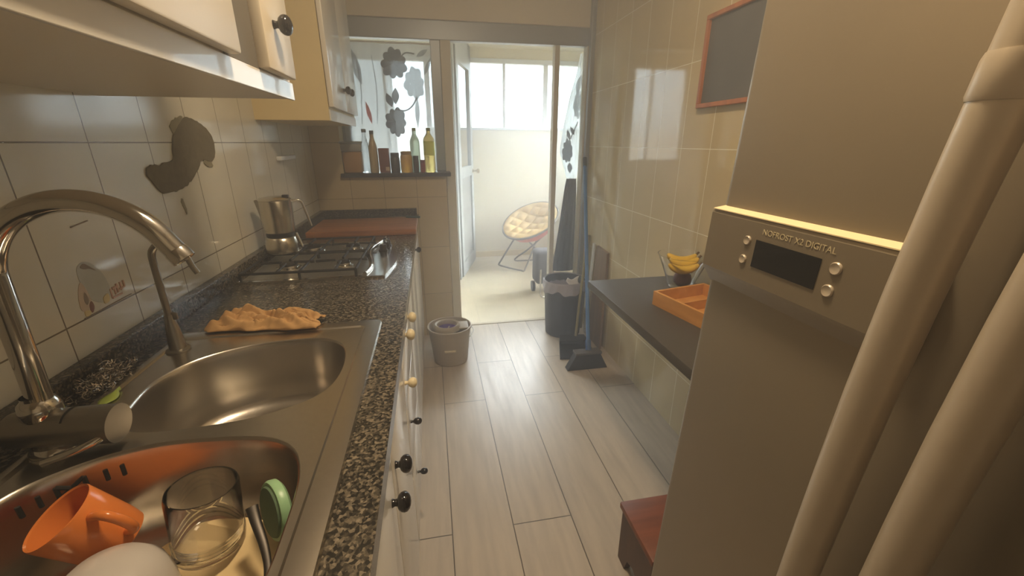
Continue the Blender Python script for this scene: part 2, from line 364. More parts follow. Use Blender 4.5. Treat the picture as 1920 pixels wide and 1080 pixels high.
# cement patches and small bits on the left wall
wl=bpy.data.objects['wall_left']
CEM=mat('cement_patch',lin(122,115,98),.95,spec=.1,noise=.22,nscale=60,bump=.8,bscale=120); CEML=mat('cement_smear',lin(150,144,122),.9,spec=.1,noise=.2,nscale=60,bump=.5,bscale=120)
def patch(pts, th, m, nm, sub=5):
    c=catmull([Vector((XL,y,z)) for y,z in pts],sub,True)
    c=[p+Vector((0,random.uniform(-.002,.002),random.uniform(-.002,.002))) for p in c]
    return obj(nm, prism(BM(),c,(th,0,0)), m, wl, smooth=False)
patch([(1.215,1.235),(1.235,1.256),(1.275,1.256),(1.305,1.262),(1.345,1.268),(1.36,1.31),(1.40,1.35),(1.455,1.378),(1.51,1.375),(1.56,1.355),(1.595,1.325),(1.59,1.28),(1.555,1.255),(1.50,1.262),(1.46,1.235),(1.405,1.205),(1.36,1.19),(1.31,1.184),(1.255,1.19)],.004,CEM,'cement_patch')
patch([(1.385,1.325),(1.37,1.352),(1.40,1.372),(1.44,1.382),(1.43,1.36),(1.41,1.33)],.003,CEML,'cement_smear')
patch([(1.515,1.262),(1.545,1.255),(1.56,1.240),(1.53,1.238),(1.51,1.248)],.003,CEML,'cement_smear')
patch([(1.335,1.155),(1.345,1.16),(1.352,1.13),(1.348,1.118),(1.34,1.135)],.0015,CEML,'cement_smear')
# faded transfer on a tile (generic remains of a picture and lettering)
DN=[0]
def decal(pts,m,nm='faded_transfer',sub=4):
    DN[0]+=1
    return obj(nm, prism(BM(),catmull([Vector((XL,y,z)) for y,z in pts],sub,True),(.0005+.00012*DN[0],0,0)), m, wl, smooth=False)
FB=mat('faded_blue',lin(188,188,178),.3,spec=.4,noise=.08); FR=mat('faded_red',lin(198,160,140),.3,spec=.4,noise=.08); FY=mat('faded_yellow',lin(214,196,140),.3,spec=.4,noise=.1)
FD=mat('faded_brown',lin(140,122,100),.3,spec=.4,noise=.1); FP=mat('faded_pink',lin(202,182,160),.3,spec=.4,noise=.1); FM=mat('faded_maroon',lin(130,82,66),.3,spec=.4,noise=.1)
decal([(.925,1.075),(.955,1.085),(.985,1.05),(.99,1.005),(.96,.995),(.93,1.02)],FB)
decal([(.91,1.03),(.925,1.05),(.935,1.01),(.92,.992),(.905,1.0)],FP)
decal([(.918,1.015),(.925,1.03),(.93,1.013),(.922,1.004)],FD)
decal([(.925,1.0),(.934,1.008),(.937,.995),(.928,.985)],FM)
decal([(.912,.995),(.925,.99),(.920,.982),(.910,.984)],FY)
decal([(.935,1.078),(.945,1.083),(.955,1.076),(.97,1.062),(.955,1.070),(.943,1.072)],FD)
decal([(.965,1.003),(.98,1.008),(.98,.993),(.966,.990)],FY)
for y0,z0,dy,dz in ((.988,.993,.004,.022),(.996,1.010,.018,.006),(1.000,.998,.004,.018),(1.008,1.0,.004,.02),(1.016,1.004,.016,.004),(1.02,1.002,.004,.018),(.99,.992,.03,.004),(1.03,1.005,.004,.016)):
    decal([(y0,z0),(y0+dy,z0+.001),(y0+dy,z0+dz),(y0,z0+dz)],FR,'faded_lettering',1)
decal([(.905,.9765+.004),(1.045,.9795+.004),(1.045,.981+.004),(.905,.978+.004)],FD,'faded_line',1)
decal([(.945,1.155),(.99,1.16),(.99,1.162),(.945,1.157)],FD,'faded_line',1)
b=BM(); box(b,XL,XL+.022,2.17,2.40,1.232,1.252,.004); tag(obj('wall_rail',b,WHITEF),'short white plastic rail fixed on the tiles above the coffee pot','rail')

# ================================================================== WORKTOP + BASE CABINETS
WT=.87; YE=2.80
b=BM()
SX0,SX1,SY0,SY1=-.598,-.155,.185,1.035
box(b,XL,-.09,YB+.1,SY0,.838,WT); box(b,XL,-.09,SY1,YE,.838,WT); box(b,XL,SX0,SY0,SY1,.838,WT); box(b,SX1,-.09,SY0,SY1,.838,WT)
wt=obj('worktop',b,GRANITE,smooth=False); tag(wt,'speckled dark granite worktop along the left wall','worktop')
b=BM(); box(b,XL+.0005,-.662,YB+.1,YE-.001,WT,.913,.002); box(b,-.662,-.10,YE-.028,YE-.0005,WT,.913,.002)
obj('upstand',b,GRANITE,wt,smooth=False)
def carcass(b,y0,y1):
    box(b,XL+.001,-.15,y0,y0+.016,.10,.837); box(b,XL+.001,-.15,y1-.016,y1,.10,.837); box(b,XL+.001,-.15,y0,y1,.10,.116); box(b,XL+.001,-.16,y0,y1,0,.10)
def base_cab(name,label,y0,y1,fronts,knobs):
    t=thing(name,label,'cabinet',(-.39,(y0+y1)/2,0))
    b=BM(); carcass(b,y0,y1); obj('body',b,CABW,t,smooth=False)
    for (nm,a,c,z0,z1),ks in zip(fronts,knobs):
        f=obj(nm,box(BM(),-.1495,-.103,a+.003,c-.003,z0+.003,z1-.003,.003),CABW,t)
        for (ky,kz,m,r) in ks: knob(f,(-.103,ky,kz),(1,0,0),m,r)
    return t
base_cab('base_cabinet','white base cabinet with two doors and black knobs under the sink',.20,1.0,
  [('door',.20,.655,.12,.836),('door',.655,1.0,.12,.836)],[[(.61,.70,BLACKK,.0165)],[(.695,.71,BLACKK,.0165)]])
base_cab('base_cabinet','white base cabinet nearest the camera, beside the sink cabinet',-.55,.195,[('door',-.55,-.18,.12,.836),('door',-.18,.195,.12,.836)],[[(-.22,.7,BLACKK,.0165)],[(-.14,.7,BLACKK,.0165)]])
base_cab('drawer_cabinet','white drawer unit with cream upper knobs and small black lower knobs beside the sink cabinet',1.005,1.42,
  [('drawer',1.005,1.42,.75,.836),('drawer',1.005,1.42,.61,.75),('drawer',1.005,1.42,.38,.61),('drawer',1.005,1.42,.12,.38)],
  [[(1.11,.797,CREAMK,.015),(1.23,.80,CREAMK,.015)],[(1.03,.69,CREAMK,.013)],[(1.09,.52,BLACKK,.010)],[(1.18,.25,BLACKK,.010)]])
base_cab('base_cabinet','white base cabinet under the gas hob',1.425,2.04,[('door',1.425,1.73,.12,.836),('door',1.73,2.04,.12,.836)],[[],[]])
base_cab('base_cabinet','white base cabinet below the cutting board with one black knob near the top',2.045,2.79,[('door',2.045,2.79,.12,.836)],[[(2.15,.79,BLACKK,.0135)]])

# ================================================================== SINK
def vz(pts,z): return [Vector((x,y,z)) for x,y in pts]
B1=[(-.542,.735),(-.548,.82),(-.510,.90),(-.427,.950),(-.33,.965),(-.262,.955),(-.214,.905),(-.200,.80),(-.222,.715),(-.297,.666),(-.389,.650),(-.48,.652),(-.526,.683)]
B2=[(-.572,.535),(-.535,.578),(-.480,.608),(-.412,.620),(-.294,.608),(-.233,.575),(-.204,.515),(-.196,.43),(-.200,.34),(-.235,.27),(-.31,.245),(-.42,.245),(-.52,.27),(-.57,.35),(-.585,.45)]
sink=thing('sink','double bowl brushed steel sink set into the granite worktop','sink',(-.376,.61,.872))
PZ=.8755
def rrect(x0,x1,y0,y1,r,n=6):
    out=[]
    for cx,cy,a in ((x1-r,y1-r,0),(x0+r,y1-r,PI/2),(x0+r,y0+r,PI),(x1-r,y0+r,3*PI/2)):
        for k in range(n+1): out.append((cx+r*math.cos(a+PI/2*k/n),cy+r*math.sin(a+PI/2*k/n)))
    return out
b=BM()
def loop(pts,z): return [b.verts.new((x,y,z)) for x,y in pts]
def bridge(a,c):
    n=len(a)
    for i in range(n): b.faces.new((a[i],a[(i+1)%n],c[(i+1)%n],c[i]))
o0=loop(rrect(-.612,-.146,.172,1.046,.012),WT+.0008); o1=loop(rrect(-.610,-.148,.174,1.044,.012),PZ+.002); o2=loop(rrect(-.599,-.158,.185,1.034,.012),PZ+.0028)
o2b=loop(rrect(-.598,-.181,.200,1.012,.016),PZ+.0026); o3=loop(rrect(-.592,-.1855,.205,1.0075,.014),PZ-.0004)
bridge(o0,o1); bridge(o1,o2); bridge(o2,o2b); bridge(o2b,o3)
edges=[]
def add_edges(vs):
    n=len(vs)
    for i in range(n):
        e_=b.edges.get((vs[i],vs[(i+1)%n])) or b.edges.new((vs[i],vs[(i+1)%n])); edges.append(e_)
holes=[]
for P in (B1,B2):
    c=catmull([Vector((x,y,0)) for x,y in P],6,True); pts=[(v.x,v.y) for v in c]; h=loop(pts,PZ); holes.append((pts,h))
add_edges(o3)
for pts,h in holes: add_edges(h)
bmesh.ops.triangle_fill(b,use_beauty=True,use_dissolve=False,edges=edges)
obj('rim_plate',b,STEEL,sink,angle=25)
for pts,h in holes:
    b=BM(); n=len(pts); cx=sum(p[0] for p in pts)/n; cy=sum(p[1] for p in pts)/n
    levels=[(1.0,PZ),(.988,PZ-.0015),(.978,PZ-.006),(.965,PZ-.02),(.93,PZ-.10),(.90,PZ-.135),(.82,PZ-.153),(.6,PZ-.158),(.15,PZ-.162),(.1,PZ-.163)]
    prev=None
    for s,z in levels:
        cur=[b.verts.new((cx+(x-cx)*s,cy+(y-cy)*s,z)) for x,y in pts]
        if prev: bridge(prev,cur)
        prev=cur
    b.faces.new(prev)
    bw=obj('bowl',b,STEEL,sink,angle=60)
    b=BM(); lathe(b,[(0,.004),(.012,.004),(.03,.003),(.036,.005),(.038,.001),(.038,0)],Matrix.Translation((cx,cy,PZ-.163)),28); obj('drain',b,STEELS,bw)
bw2=bw
# overflow slots pressed in the near bowl
def wallpt(pts,s,z):
    n=len(pts); cx=sum(p[0] for p in pts)/n; cy=sum(p[1] for p in pts)/n
    i=int(s)%n; f=s-int(s); x=pts[i][0]*(1-f)+pts[(i+1)%n][0]*f; y=pts[i][1]*(1-f)+pts[(i+1)%n][1]*f
    k=.965-.035*((PZ-.02-z)/.08)-.004
    return Vector((cx+(x-cx)*k,cy+(y-cy)*k,z))
pts2=holes[1][0]; OVP=bpy.data.materials['dark_recess']
def slot(s,z0,z1,s1=None,w=.0028):
    obj('overflow_slot',tube(BM(),[wallpt(pts2,s+( (s1 or s)-s)*k/4,z0+(z1-z0)*k/4) for k in range(5)],w,6,flat=(1,1)),DARK,bw2)
OS=.8+len(pts2)
for q in (0,2.0): slot(OS+q,PZ-.036,PZ-.019)
for q in (9.2,11.0): slot(OS+q,PZ-.036,PZ-.019)
slot(OS+4,PZ-.037,PZ-.018); slot(OS+7,PZ-.037,PZ-.018); slot(OS+4,PZ-.037,PZ-.018,OS+7); slot(OS+4,PZ-.018,PZ-.037,OS+7)

# ---- main tap
t=thing('kitchen_tap','tall chrome kitchen tap with a big arched spout at the back of the sink','tap',(-.578,.635,PZ))
b=BM(); lathe(b,[(0,0),(.03,0),(.03,.004),(.027,.009),(.024,.012),(.024,.02),(0,.02)],Matrix.Translation((-.578,.635,PZ))); obj('base_ring',b,CHROME,t)
b=BM(); tube(b,[(-.618,.632,.915),(-.60,.632,.915),(-.545,.632,.912),(-.51,.632,.911),(-.486,.632,.910)],lambda q:.0255+.0035*min(1,q*1.6),28)
obj('mixer_body',b,BRUSHN,t)
b=BM(); lathe(b,[(.0262,0),(.0262,.003)],frame_to((-.543,.632,.915),(1,0,0)),28); obj('body_joint',b,DARK,t)
b=BM(); lathe(b,[(.024,.885),(.024,.915)],Matrix.Translation((-.578,.635,0))); lathe(b,[(.021,.925),(.0235,.937),(.0235,.948),(.0215,.957),(.016,.963),(.016,.968)],Matrix.Translation((-.578,.635,0)),28); obj('collar',b,CHROME,t)
sp=[(-.575,.635,.93),(-.571,.635,1.02),(-.567,.635,1.135)]
for k in range(1,13):
    a=PI-k*PI*.86/12; sp.append((-.455+.112*math.cos(a),.635-.004*k/12,1.135+.106*math.sin(a)))
ex=Vector(sp[-1])-Vector(sp[-2]); sp.append(tuple(Vector(sp[-1])+ex.normalized()*.012))
b=BM(); tube(b,sp,.0142,20,smooth=4); obj('spout',b,CHROME,t)
b=BM(); q0=Vector(sp[-1]); dx=ex.normalized(); lathe(b,[(.0142,-.002),(.0152,0),(.0152,.014),(.012,.015),(.010,.010),(0,.010)],frame_to(q0,dx),24); obj('aerator',b,CHROME,t)
b=BM(); tube(b,[(-.492,.615,.905),(-.505,.600,.900),(-.530,.590,.893),(-.556,.583,.888)],lambda q:.0062-.001*q,12,smooth=3); obj('lever',b,CHROME,t)
# ---- filter tap
t=thing('filter_tap','small slim steel swan neck tap beside the far bowl','tap',(-.573,.955,PZ))
b=BM(); lathe(b,[(0,0),(.023,0),(.023,.003),(.016,.006),(.0145,.03),(.0125,.055),(.009,.07),(.0085,.085),(0,.085)],Matrix.Translation((-.573,.955,PZ)),24); obj('base',b,BRUSHN,t)
b=BM(); fp=[(-.573,.955,.95),(-.573,.955,1.07)]
for k in range(1,9):
    a=PI-k*PI*.82/8; fp.append((-.541+.032*math.cos(a)*1.0,.955,1.085+.033*math.sin(a)))
fp.append((-.503,.954,1.066)); fp.append((-.496,.954,1.050)); tube(b,fp,lambda q:.0068-.0012*q,14,smooth=3); obj('spout',b,BRUSHN,t)
b=BM(); box(b,-.568,-.556,.952,.958,.948,.965,.002); obj('lever',b,BRUSHN,t)

# ---- things in the near bowl
def rotm(loc, axis): return frame_to(loc,axis)
t=thing('mug','orange ceramic mug lying tilted in the near sink bowl','mug',(-.50,.53,.75))
ax=Vector((-.445,-.264,.853)).normalized(); Lm=.088; rim=Vector((-.499,.513,.856)); base=rim-ax*Lm
MM=rotm(base,ax); ORM=mat('orange_glaze',lin(216,124,58),.18,spec=.5,noise=.04,nscale=30)
b=BM(); lathe(b,[(0,0),(.030,0),(.036,.004),(.0385,.02),(.042,Lm-.002),(.0412,Lm),(.039,Lm-.002),(.0355,.02),(.033,.009),(0,.008)],MM,40); obj('cup',b,ORM,t)
hd=(MM.to_3x3().inverted()@Vector((.80,-.30,.35))); hd.z=0; hd.normalize(); hx,hy=hd.x,hd.y
b=BM(); tube(b,[MM@Vector((hx*r_,hy*r_,z_)) for r_,z_ in ((.039,.070),(.058,.069),(.066,.055),(.064,.035),(.054,.022),(.038,.018))],.0062,12,smooth=5,flat=(1,1)); obj('handle',b,ORM,t)
t=thing('dinner_plate','cream dinner plate lying in the near sink bowl under a glass','plate',(-.335,.455,.735))
PM=Matrix.Translation((-.335,.445,.735))@Matrix.Rotation(.10,4,'X')@Matrix.Rotation(-.06,4,'Y')
b=BM(); lathe(b,[(0,0),(.055,0),(.06,.003),(.085,.009),(.115,.020),(.1165,.0215),(.114,.0222),(.084,.013),(.062,.0075),(.055,.005),(0,.0045)],PM,56)
tag(t,t['label'],'plate'); obj('dish',b,mat('cream_glaze',lin(232,206,156),.22,noise=.03,nscale=20),t)
GL=mat('clear_glass',(.985,.99,.985,1),.02,trans=1,ior=1.45)
t=thing('glass_tumbler','clear glass jar with ridged foot standing on the plate in the sink','glass',(-.343,.522,.762))
GM=Matrix.Translation((-.345,.523,.758))@Matrix.Rotation(-.06,4,'X')@Matrix.Rotation(.07,4,'Y')
pr=[(0,0),(.040,0),(.0435,.004)]
for k in range(4): pr+= [(.0445,.007+.007*k),(.0425,.0105+.007*k)]
pr+=[(.044,.038),(.044,.098),(.0425,.102),(.0408,.102),(.0412,.097),(.0412,.04),(.039,.012),(.034,.009),(0,.009)]
b=BM(); lathe(b,pr,GM,48); obj('jar',b,GL,t)
b=BM(); 
FROST=mat('frosted_plastic',lin(232,226,220),.2,trans=.4,noise=.04,nscale=30)
lathe(b,[(.066,0),(.068,.002),(.066,.006),(.061,.03),(.052,.052),(.038,.066),(.02,.071),(0,.072),(0,.0705),(.02,.0695),(.037,.0645),(.0505,.051),(.0595,.03),(.0645,.004)],Matrix.Translation((-.415,.440,.762))@Matrix.Rotation(-.15,4,'X')@Matrix.Rotation(.1,4,'Y'),44)
tag(obj('plastic_bowl',b,FROST),'frosted white plastic bowl upside down in the sink in front of the orange mug','bowl')
t=thing('dish_brush','mint green round headed dish brush standing against the right side of the near bowl','brush',(-.242,.505,.76))
dax=Vector((-.775,-.604,.183)).normalized(); DMx=rotm(Vector((-.243,.512,.818)),dax)
MINT=mat('mint_plastic',lin(150,190,146),.35,noise=.05); MINTD=mat('mint_bristle',lin(96,120,92),.7,noise=.15,nscale=200)
b=BM(); lathe(b,[(0,-.008),(.036,-.008),(.041,-.004),(.042,.004),(.040,.008),(0,.008)],DMx,40); hd_=obj('head',b,MINT,t)
b=BM(); lathe(b,[(0,.0081),(.036,.0081),(.034,.011),(0,.012)],DMx,40); obj('bristle_face',b,MINTD,hd_)
b=BM(); tube(b,[DMx@Vector((0,-.01,-.009)),(-.226,.492,.80),(-.222,.47,.775),(-.24,.43,.75)],.007,10,smooth=4); obj('handle',b,MINTD,t)
t=thing('spoon','dark metal spoon leaning in the near sink bowl beside the mint brush','spoon',(-.245,.47,.76))
b=BM(); tube(b,[(-.271,.506,.834),(-.262,.490,.822),(-.245,.462,.804),(-.235,.435,.788),(-.235,.40,.77)],lambda q:.0078-.003*min(1,q*1.6),12,smooth=4,flat=(1,.45)); obj('handle',b,mat('dull_steel',(.10,.09,.08,1),.45,1,noise=.08),t)
b=BM(); lathe(b,[(0,-.004),(.012,-.002),(.017,.003),(.016,.003),(0,-.002)],Matrix.Translation((-.237,.375,.762))@Matrix.Diagonal((1,1.5,1,1)),24); obj('spoon_bowl',b,bpy.data.materials['dull_steel'],t)

# ---- scourer, leaf scrap, rag
b=BM(); rr=random.Random(3)
for k in range(420):
    c=Vector((-.636+rr.gauss(0,.012),.832+rr.gauss(0,.026),.877+abs(rr.gauss(0,.010))))
    c.x=max(-.655,min(-.617,c.x)); R_=rr.uniform(.0035,.008); n1=Vector((rr.uniform(-1,1),rr.uniform(-1,1),rr.uniform(-1,1))).normalized(); fm=frame_to(c,n1)
    p=[fm@Vector((R_*math.cos(a*.7),R_*math.sin(a*.7),.0012*a)) for a in range(10)]
    for q in p: q.z=max(q.z,.8712)
    tube(b,p,.0007,3,cap=False)
tag(obj('steel_wool_pad',b,mat('steel_wool',(.5,.47,.42,1),.25,1,noise=.1),kind='stuff'),'crumpled steel wool scourer on the granite behind the tap','scourer')
b=BM(); grid(b,lambda u,v:Vector((-.590+(.026*(v-.5))*math.sin(PI*min(1,u+.12)),.745+.05*u,PZ+.0015+.006*math.sin(PI*v)*u)),8,4)
o=obj('leaf_scrap',b,mat('leaf_green',lin(176,196,90),.45,noise=.1,nscale=90)); md=o.modifiers.new('s','SOLIDIFY'); md.thickness=.0012
tag(o,'small bright green leaf scrap on the sink rim behind the tap','leaf')
from mathutils import noise as NZ
def rag(u,v):
    # u along the length, v across: a wrung cloth with ridged folds
    n1=NZ.noise(Vector((u*4,v*2.2,1.7))); n2=NZ.noise(Vector((u*3+5,v*3,8.2))); n3=NZ.noise(Vector((u*9,v*6,3.1)))
    w=.036+.020*math.sin(PI*min(1,u*.95+.10))+.010*NZ.noise(Vector((u*7,.5 if v>.5 else 9.5,0)))
    x=-.552+.255*u+.016*n2+.010*n1; y=1.058+.022*math.sin(3.0*u+.6)-.010*u+(v-.5)*2*w+.008*n1
    env=min(1,4.5*v*(1-v))**.6*min(1,8*u*(1.025-u))**.6
    r1=math.cos(PI*(2.1*v+1.6*u+1.1*n1))**2; r2=math.cos(PI*(1.4*v-2.3*u+1.2*n2))**2; r3=math.cos(PI*(4.0*v+.8*u+1.6*n3))**2
    hh=.003+.017*r1**1.4+.009*r2**1.6+.006*r3+.012*math.exp(-((u-.27)/.12)**2)+.008*math.exp(-((u-.70)/.15)**2)-.006*math.exp(-((u-.5)/.07)**2)
    return Vector((x,y,PZ+.0065+max(0,hh)*env))
b=BM(); grid(b,rag,110,56); o=obj('dish_rag',b,mat('ochre_cloth',lin(186,146,96),.9,noise=.16,nscale=50,bump=.3,bscale=700))
md=o.modifiers.new('s','SOLIDIFY'); md.thickness=.003; md.offset=0
tag(o,'crumpled ochre cleaning cloth on the worktop at the far sink edge','cloth')

# ================================================================== HOB, POT, BOARD
hob=thing('gas_hob','steel gas hob with black pan supports and a row of front knobs','hob',(-.40,1.72,WT))
def hobx(q): return -.165+.016*math.sin((q-.12)*PI*1.9) 
b=BM(); HY0,HY1=1.435,2.005
pts=[Vector((-.648,HY0,WT))]+[Vector((hobx(k/16),HY0+(HY1-HY0)*k/16,WT)) for k in range(17)]+[Vector((-.648,HY1,WT))]
prism(b,pts,(0,0,.008)); bmesh.ops.bevel(b,geom=[e for e in b.edges if all(v.co.z>WT+.004 for v in e.verts)],offset=.003,segments=2,affect='EDGES')
obj('tray',b,STEELS,hob,angle=30)
b=BM(); 
def sh(q): return -.262+.018*math.sin((q+.05)*PI*2.2)
pts=[Vector((-.632,HY0+.022,WT+.008))]+[Vector((sh(k/16),HY0+.022+(HY1-HY0-.044)*k/16,WT+.008)) for k in range(17)]+[Vector((-.632,HY1-.022,WT+.008))]
prism(b,pts,(0,0,.0012)); obj('cook_surface',b,mat('dull_hob_steel',(.56,.54,.49,1),.36,1,noise=.12,nscale=70),hob,smooth=False)
b=BM()
pp=[Vector((sh(k/16)+.012,HY0+.022+(HY1-HY0-.044)*k/16,WT+.012)) for k in range(17)]; tube(b,pp,.007,10); obj('raised_lip',b,STEELS,hob)
BUR=[(-.525,1.585,.032),(-.335,1.585,.024),(-.515,1.865,.040),(-.345,1.855,.030)]
for x,y,r in BUR:
    b=BM(); lathe(b,[(r*1.35,.0092),(r*1.35,.013),(r*1.1,.016),(r,.016),(r,.022),(0,.022)],Matrix.Translation((x,y,WT)),32); bu=obj('burner',b,STEELS,hob)
    b=BM(); lathe(b,[(0,.0221),(r*.92,.0221),(r*.92,.027),(r*.7,.030),(0,.031)],Matrix.Translation((x,y,WT)),32); obj('burner_cap',b,IRON,bu)
GZ2=WT+.031
for y0,y1 in ((1.452,1.712),(1.722,1.985)):
    b=BM(); x0,x1=-.635,-.272
    R_=.0045
    def bar(p,q,r_=R_): tube(b,[p,q],r_,8)
    bar((x0,y0,GZ2),(x1,y0,GZ2)); bar((x0,y1,GZ2),(x1,y1,GZ2)); bar((x0,y0,GZ2),(x0,y1,GZ2)); bar((x1,y0,GZ2),(x1,y1,GZ2))
    ym=(y0+y1)/2
    for xc in ((x0+x1)/2,): bar((xc,y0,GZ2),(xc,y1,GZ2))
    for xc in (-.525,-.340):
        for s in (-1,1): bar((xc,ym+s*.025,GZ2+.002),(xc,y0 if s<0 else y1,GZ2))
        for s in (-1,1): bar((xc+s*.022,ym,GZ2+.002),(xc+s*.09,ym,GZ2))
    for x in (x0,x1,(x0+x1)/2):
        for y in (y0,y1): bar((x,y,WT+.009),(x,y,GZ2))
    obj('pan_support',b,IRON,hob)
for k in range(4):
    y=1.80+.044*k; x=-.215+.010*math.sin(k)
    b=BM(); lathe(b,[(0,0),(.019,0),(.019,.004),(.015,.006),(.014,.024),(.012,.027),(0,.027)],Matrix.Translation((x,y,WT+.0085)),24); kn=obj('control_knob',b,BLACKP,hob)
    b=BM(); box(b,x-.003,x+.003,y-.014,y+.014,WT+.0355,WT+.041,.001); obj('knob_grip',b,STEELS,kn)

# moka pot on the left rear burner
pz=GZ2+.005; px,py=-.586,1.742
t=thing('moka_pot','steel stovetop coffee pot standing on the gas hob','coffee pot',(px,py,pz))
TP=Matrix.Translation((px,py,pz))@Matrix.Diagonal((1.06,1.06,1.05,1))
POTM=mat('pot_steel',(.60,.56,.48,1),.24,1,noise=.05,nscale=40)
b=BM(); lathe(b,[(0,0),(.052,0),(.055,.003),(.055,.035),(.050,.056),(.045,.060),(0,.060)],TP,44); obj('boiler',b,POTM,t)
b=BM(); lathe(b,[(.0455,.060),(.0465,.061),(.0465,.073),(.0455,.074)],TP,44); obj('dark_collar',b,IRON,t)
b=BM(); lathe(b,[(.045,.074),(.049,.076),(.051,.12),(.053,.188),(.0545,.1905),(.0535,.1905),(.052,.188),(0,.186)],TP,44)
for v in b.verts:   # pouring lip away from the handle
    l=v.co-Vector((px,py,pz))
    if l.z>.15 and l.x<-.03 and abs(l.y)<.02: v.co.x-=.010*(l.z-.15)/.04
obj('jug',b,POTM,t)
b=BM(); lathe(b,[(.0538,.191),(.054,.1935),(.048,.199),(.02,.204),(0,.205)],TP,44); obj('lid',b,POTM,t)
b=BM(); box(b,px+.030,px+.052,py-.008,py+.008,pz+.210,pz+.219,.002); obj('lid_hinge_tab',b,BLACKP,t)
hdir=Vector((.96,.28,0)); 
def hp(r_,z_): return Vector((px,py,pz))+hdir*r_*1.06+Vector((0,0,z_*1.05))
b=BM(); tube(b,[hp(.050,.184),hp(.074,.186),hp(.086,.178),hp(.093,.150),hp(.102,.110),hp(.106,.088)],.0048,12,smooth=4,flat=(1,1)); obj('handle',b,STEELS,t)
b=BM(); box(b,px-.004,px+.004,-.008,.008,0,.075,.002); 
for v in b.verts: pass
b.free()
b=BM(); tube(b,[hp(.051,.180),hp(.049,.10),hp(.047,.075)],.0045,8); obj('handle_bracket',b,STEELS,t)
b=BM(); tube(b,[hp(.052,.066),hp(.058,.045),hp(.066,.012)],.0075,10,flat=(1,.6)); obj('boiler_clip',b,STEELS,t)

t=thing('cutting_board','reddish brown wooden cutting board lying on the worktop beyond the hob','cutting board',(-.35,2.33,WT))
b=BM(); box(b,-.612,-.088,2.145,2.52,WT+.0005,WT+.030,.004); obj('board',b,wood_mat('board_wood',lin(112,68,34),lin(164,106,56),'X',16,.55),t)
t=thing('kitchen_knife','small knife with a dark green handle on the back of the cutting board','knife',(-.15,2.47,WT+.03))
b=BM(); tube(b,[(-.15,2.482,.908),(-.11,2.468,.908),(-.072,2.455,.908)],.008,10,flat=(1,.8)); obj('handle',b,mat('dark_green_plastic',lin(40,66,56),.35,noise=.1),t)
b=BM(); prism(b,[Vector((-.155,2.474,.9045)),Vector((-.155,2.492,.9045)),Vector((-.22,2.512,.9045)),Vector((-.255,2.517,.9045))],(0,0,.0015)); obj('blade',b,STEELS,t,smooth=False)

# ================================================================== WINDOW SILL ITEMS
SZ=1.1345
def bottle(name,label,x,y,prof,m,capm=None,cap=None,seg=24,cat='bottle',extra=None):
    t=thing(name,label,cat,(x,y,SZ)); T=Matrix.Translation((x,y,SZ))
    obj('body',lathe(BM(),prof,T,seg),m,t)
    if cap: obj('cap',lathe(BM(),cap,T,seg),capm,t)
    if extra:
        for nm,p,mm in extra: obj(nm,lathe(BM(),p,T,seg),mm,t)
    return t
def bprof(r,h,neck=.35,nr=.35): 
    return [(0,0),(r*.92,0),(r,.004),(r,h*(1-neck)),(r*.9,h*(1-neck*.8)),(r*nr*1.2,h*(1-neck*.35)),(r*nr,h*(1-neck*.25)),(r*nr,h),(0,h)]
def cprof(r,h0,h1): return [(0,h0),(r,h0),(r,h1-.002),(r*.85,h1),(0,h1)]
PET=mat('clear_pet',(.90,.94,.96,1),.06,trans=.92,ior=1.3); OIL=mat('oil_yellow',lin(222,196,120),.08,trans=.8,ior=1.35)
GREENP=mat('pale_green_plastic',lin(206,224,206),.2,trans=.6,ior=1.2); DCAP=mat('dark_cap',lin(50,52,56),.4,noise=.05); GCAP=mat('green_cap',lin(120,128,60),.4,noise=.05)
t=thing('storage_tub','clear plastic tub of brown flour with a grey lid on the window sill','tub',(-.465,2.84,SZ))
def taper(b,x0,x1,y0,y1,z0,z1,k,bev=.01):
    box(b,x0,x1,y0,y1,z0,z1,bev)
    for v in b.verts:
        f=1-(1-k)*(z1-v.co.z)/(z1-z0); v.co.x=(x0+x1)/2+(v.co.x-(x0+x1)/2)*f; v.co.y=(y0+y1)/2+(v.co.y-(y0+y1)/2)*f
    return b
obj('contents',taper(BM(),-.520,-.405,2.795,2.885,SZ,SZ+.125,.90),mat('brown_flour',lin(176,138,88),.6,noise=.08,nscale=40),t)
obj('upper_wall',taper(BM(),-.524,-.401,2.791,2.889,SZ+.1255,SZ+.172,.97),mat('smoky_plastic',lin(170,170,166),.3,trans=.2,noise=.04),t)
obj('lid',box(BM(),-.528,-.397,2.787,2.893,SZ+.1725,SZ+.185,.004),mat('grey_lid',lin(146,150,152),.4,noise=.04),t)
bottle('water_bottle','clear bottle with blue grey top beside the tub on the sill',-.383,2.83,bprof(.021,.235,.4,.5),PET,mat('blue_grey_cap',lin(96,112,126),.4,noise=.05),cprof(.014,.2355,.256))
bottle('sauce_bottle','clear bottle of tan sauce with a black cap on the sill',-.338,2.825,bprof(.026,.225,.34,.44),mat('tan_sauce',lin(196,170,126),.2,trans=.35,noise=.05),DCAP,cprof(.0125,.2255,.247))
b=BM(); box(b,-.305,-.245,2.79,2.86,SZ,SZ+.145,.003); t=thing('spice_box','dark red cardboard box on the window sill','box',(-.27,2.825,SZ))
obj('carton',b,mat('dark_red_card',lin(120,66,54),.6,noise=.08),t)
b=BM(); box(b,-.268,-.2455,2.788,2.7896,SZ+.012,SZ+.035,0); obj('label_patch',b,mat('paper_label',lin(206,186,160),.6,noise=.05),t,smooth=False)
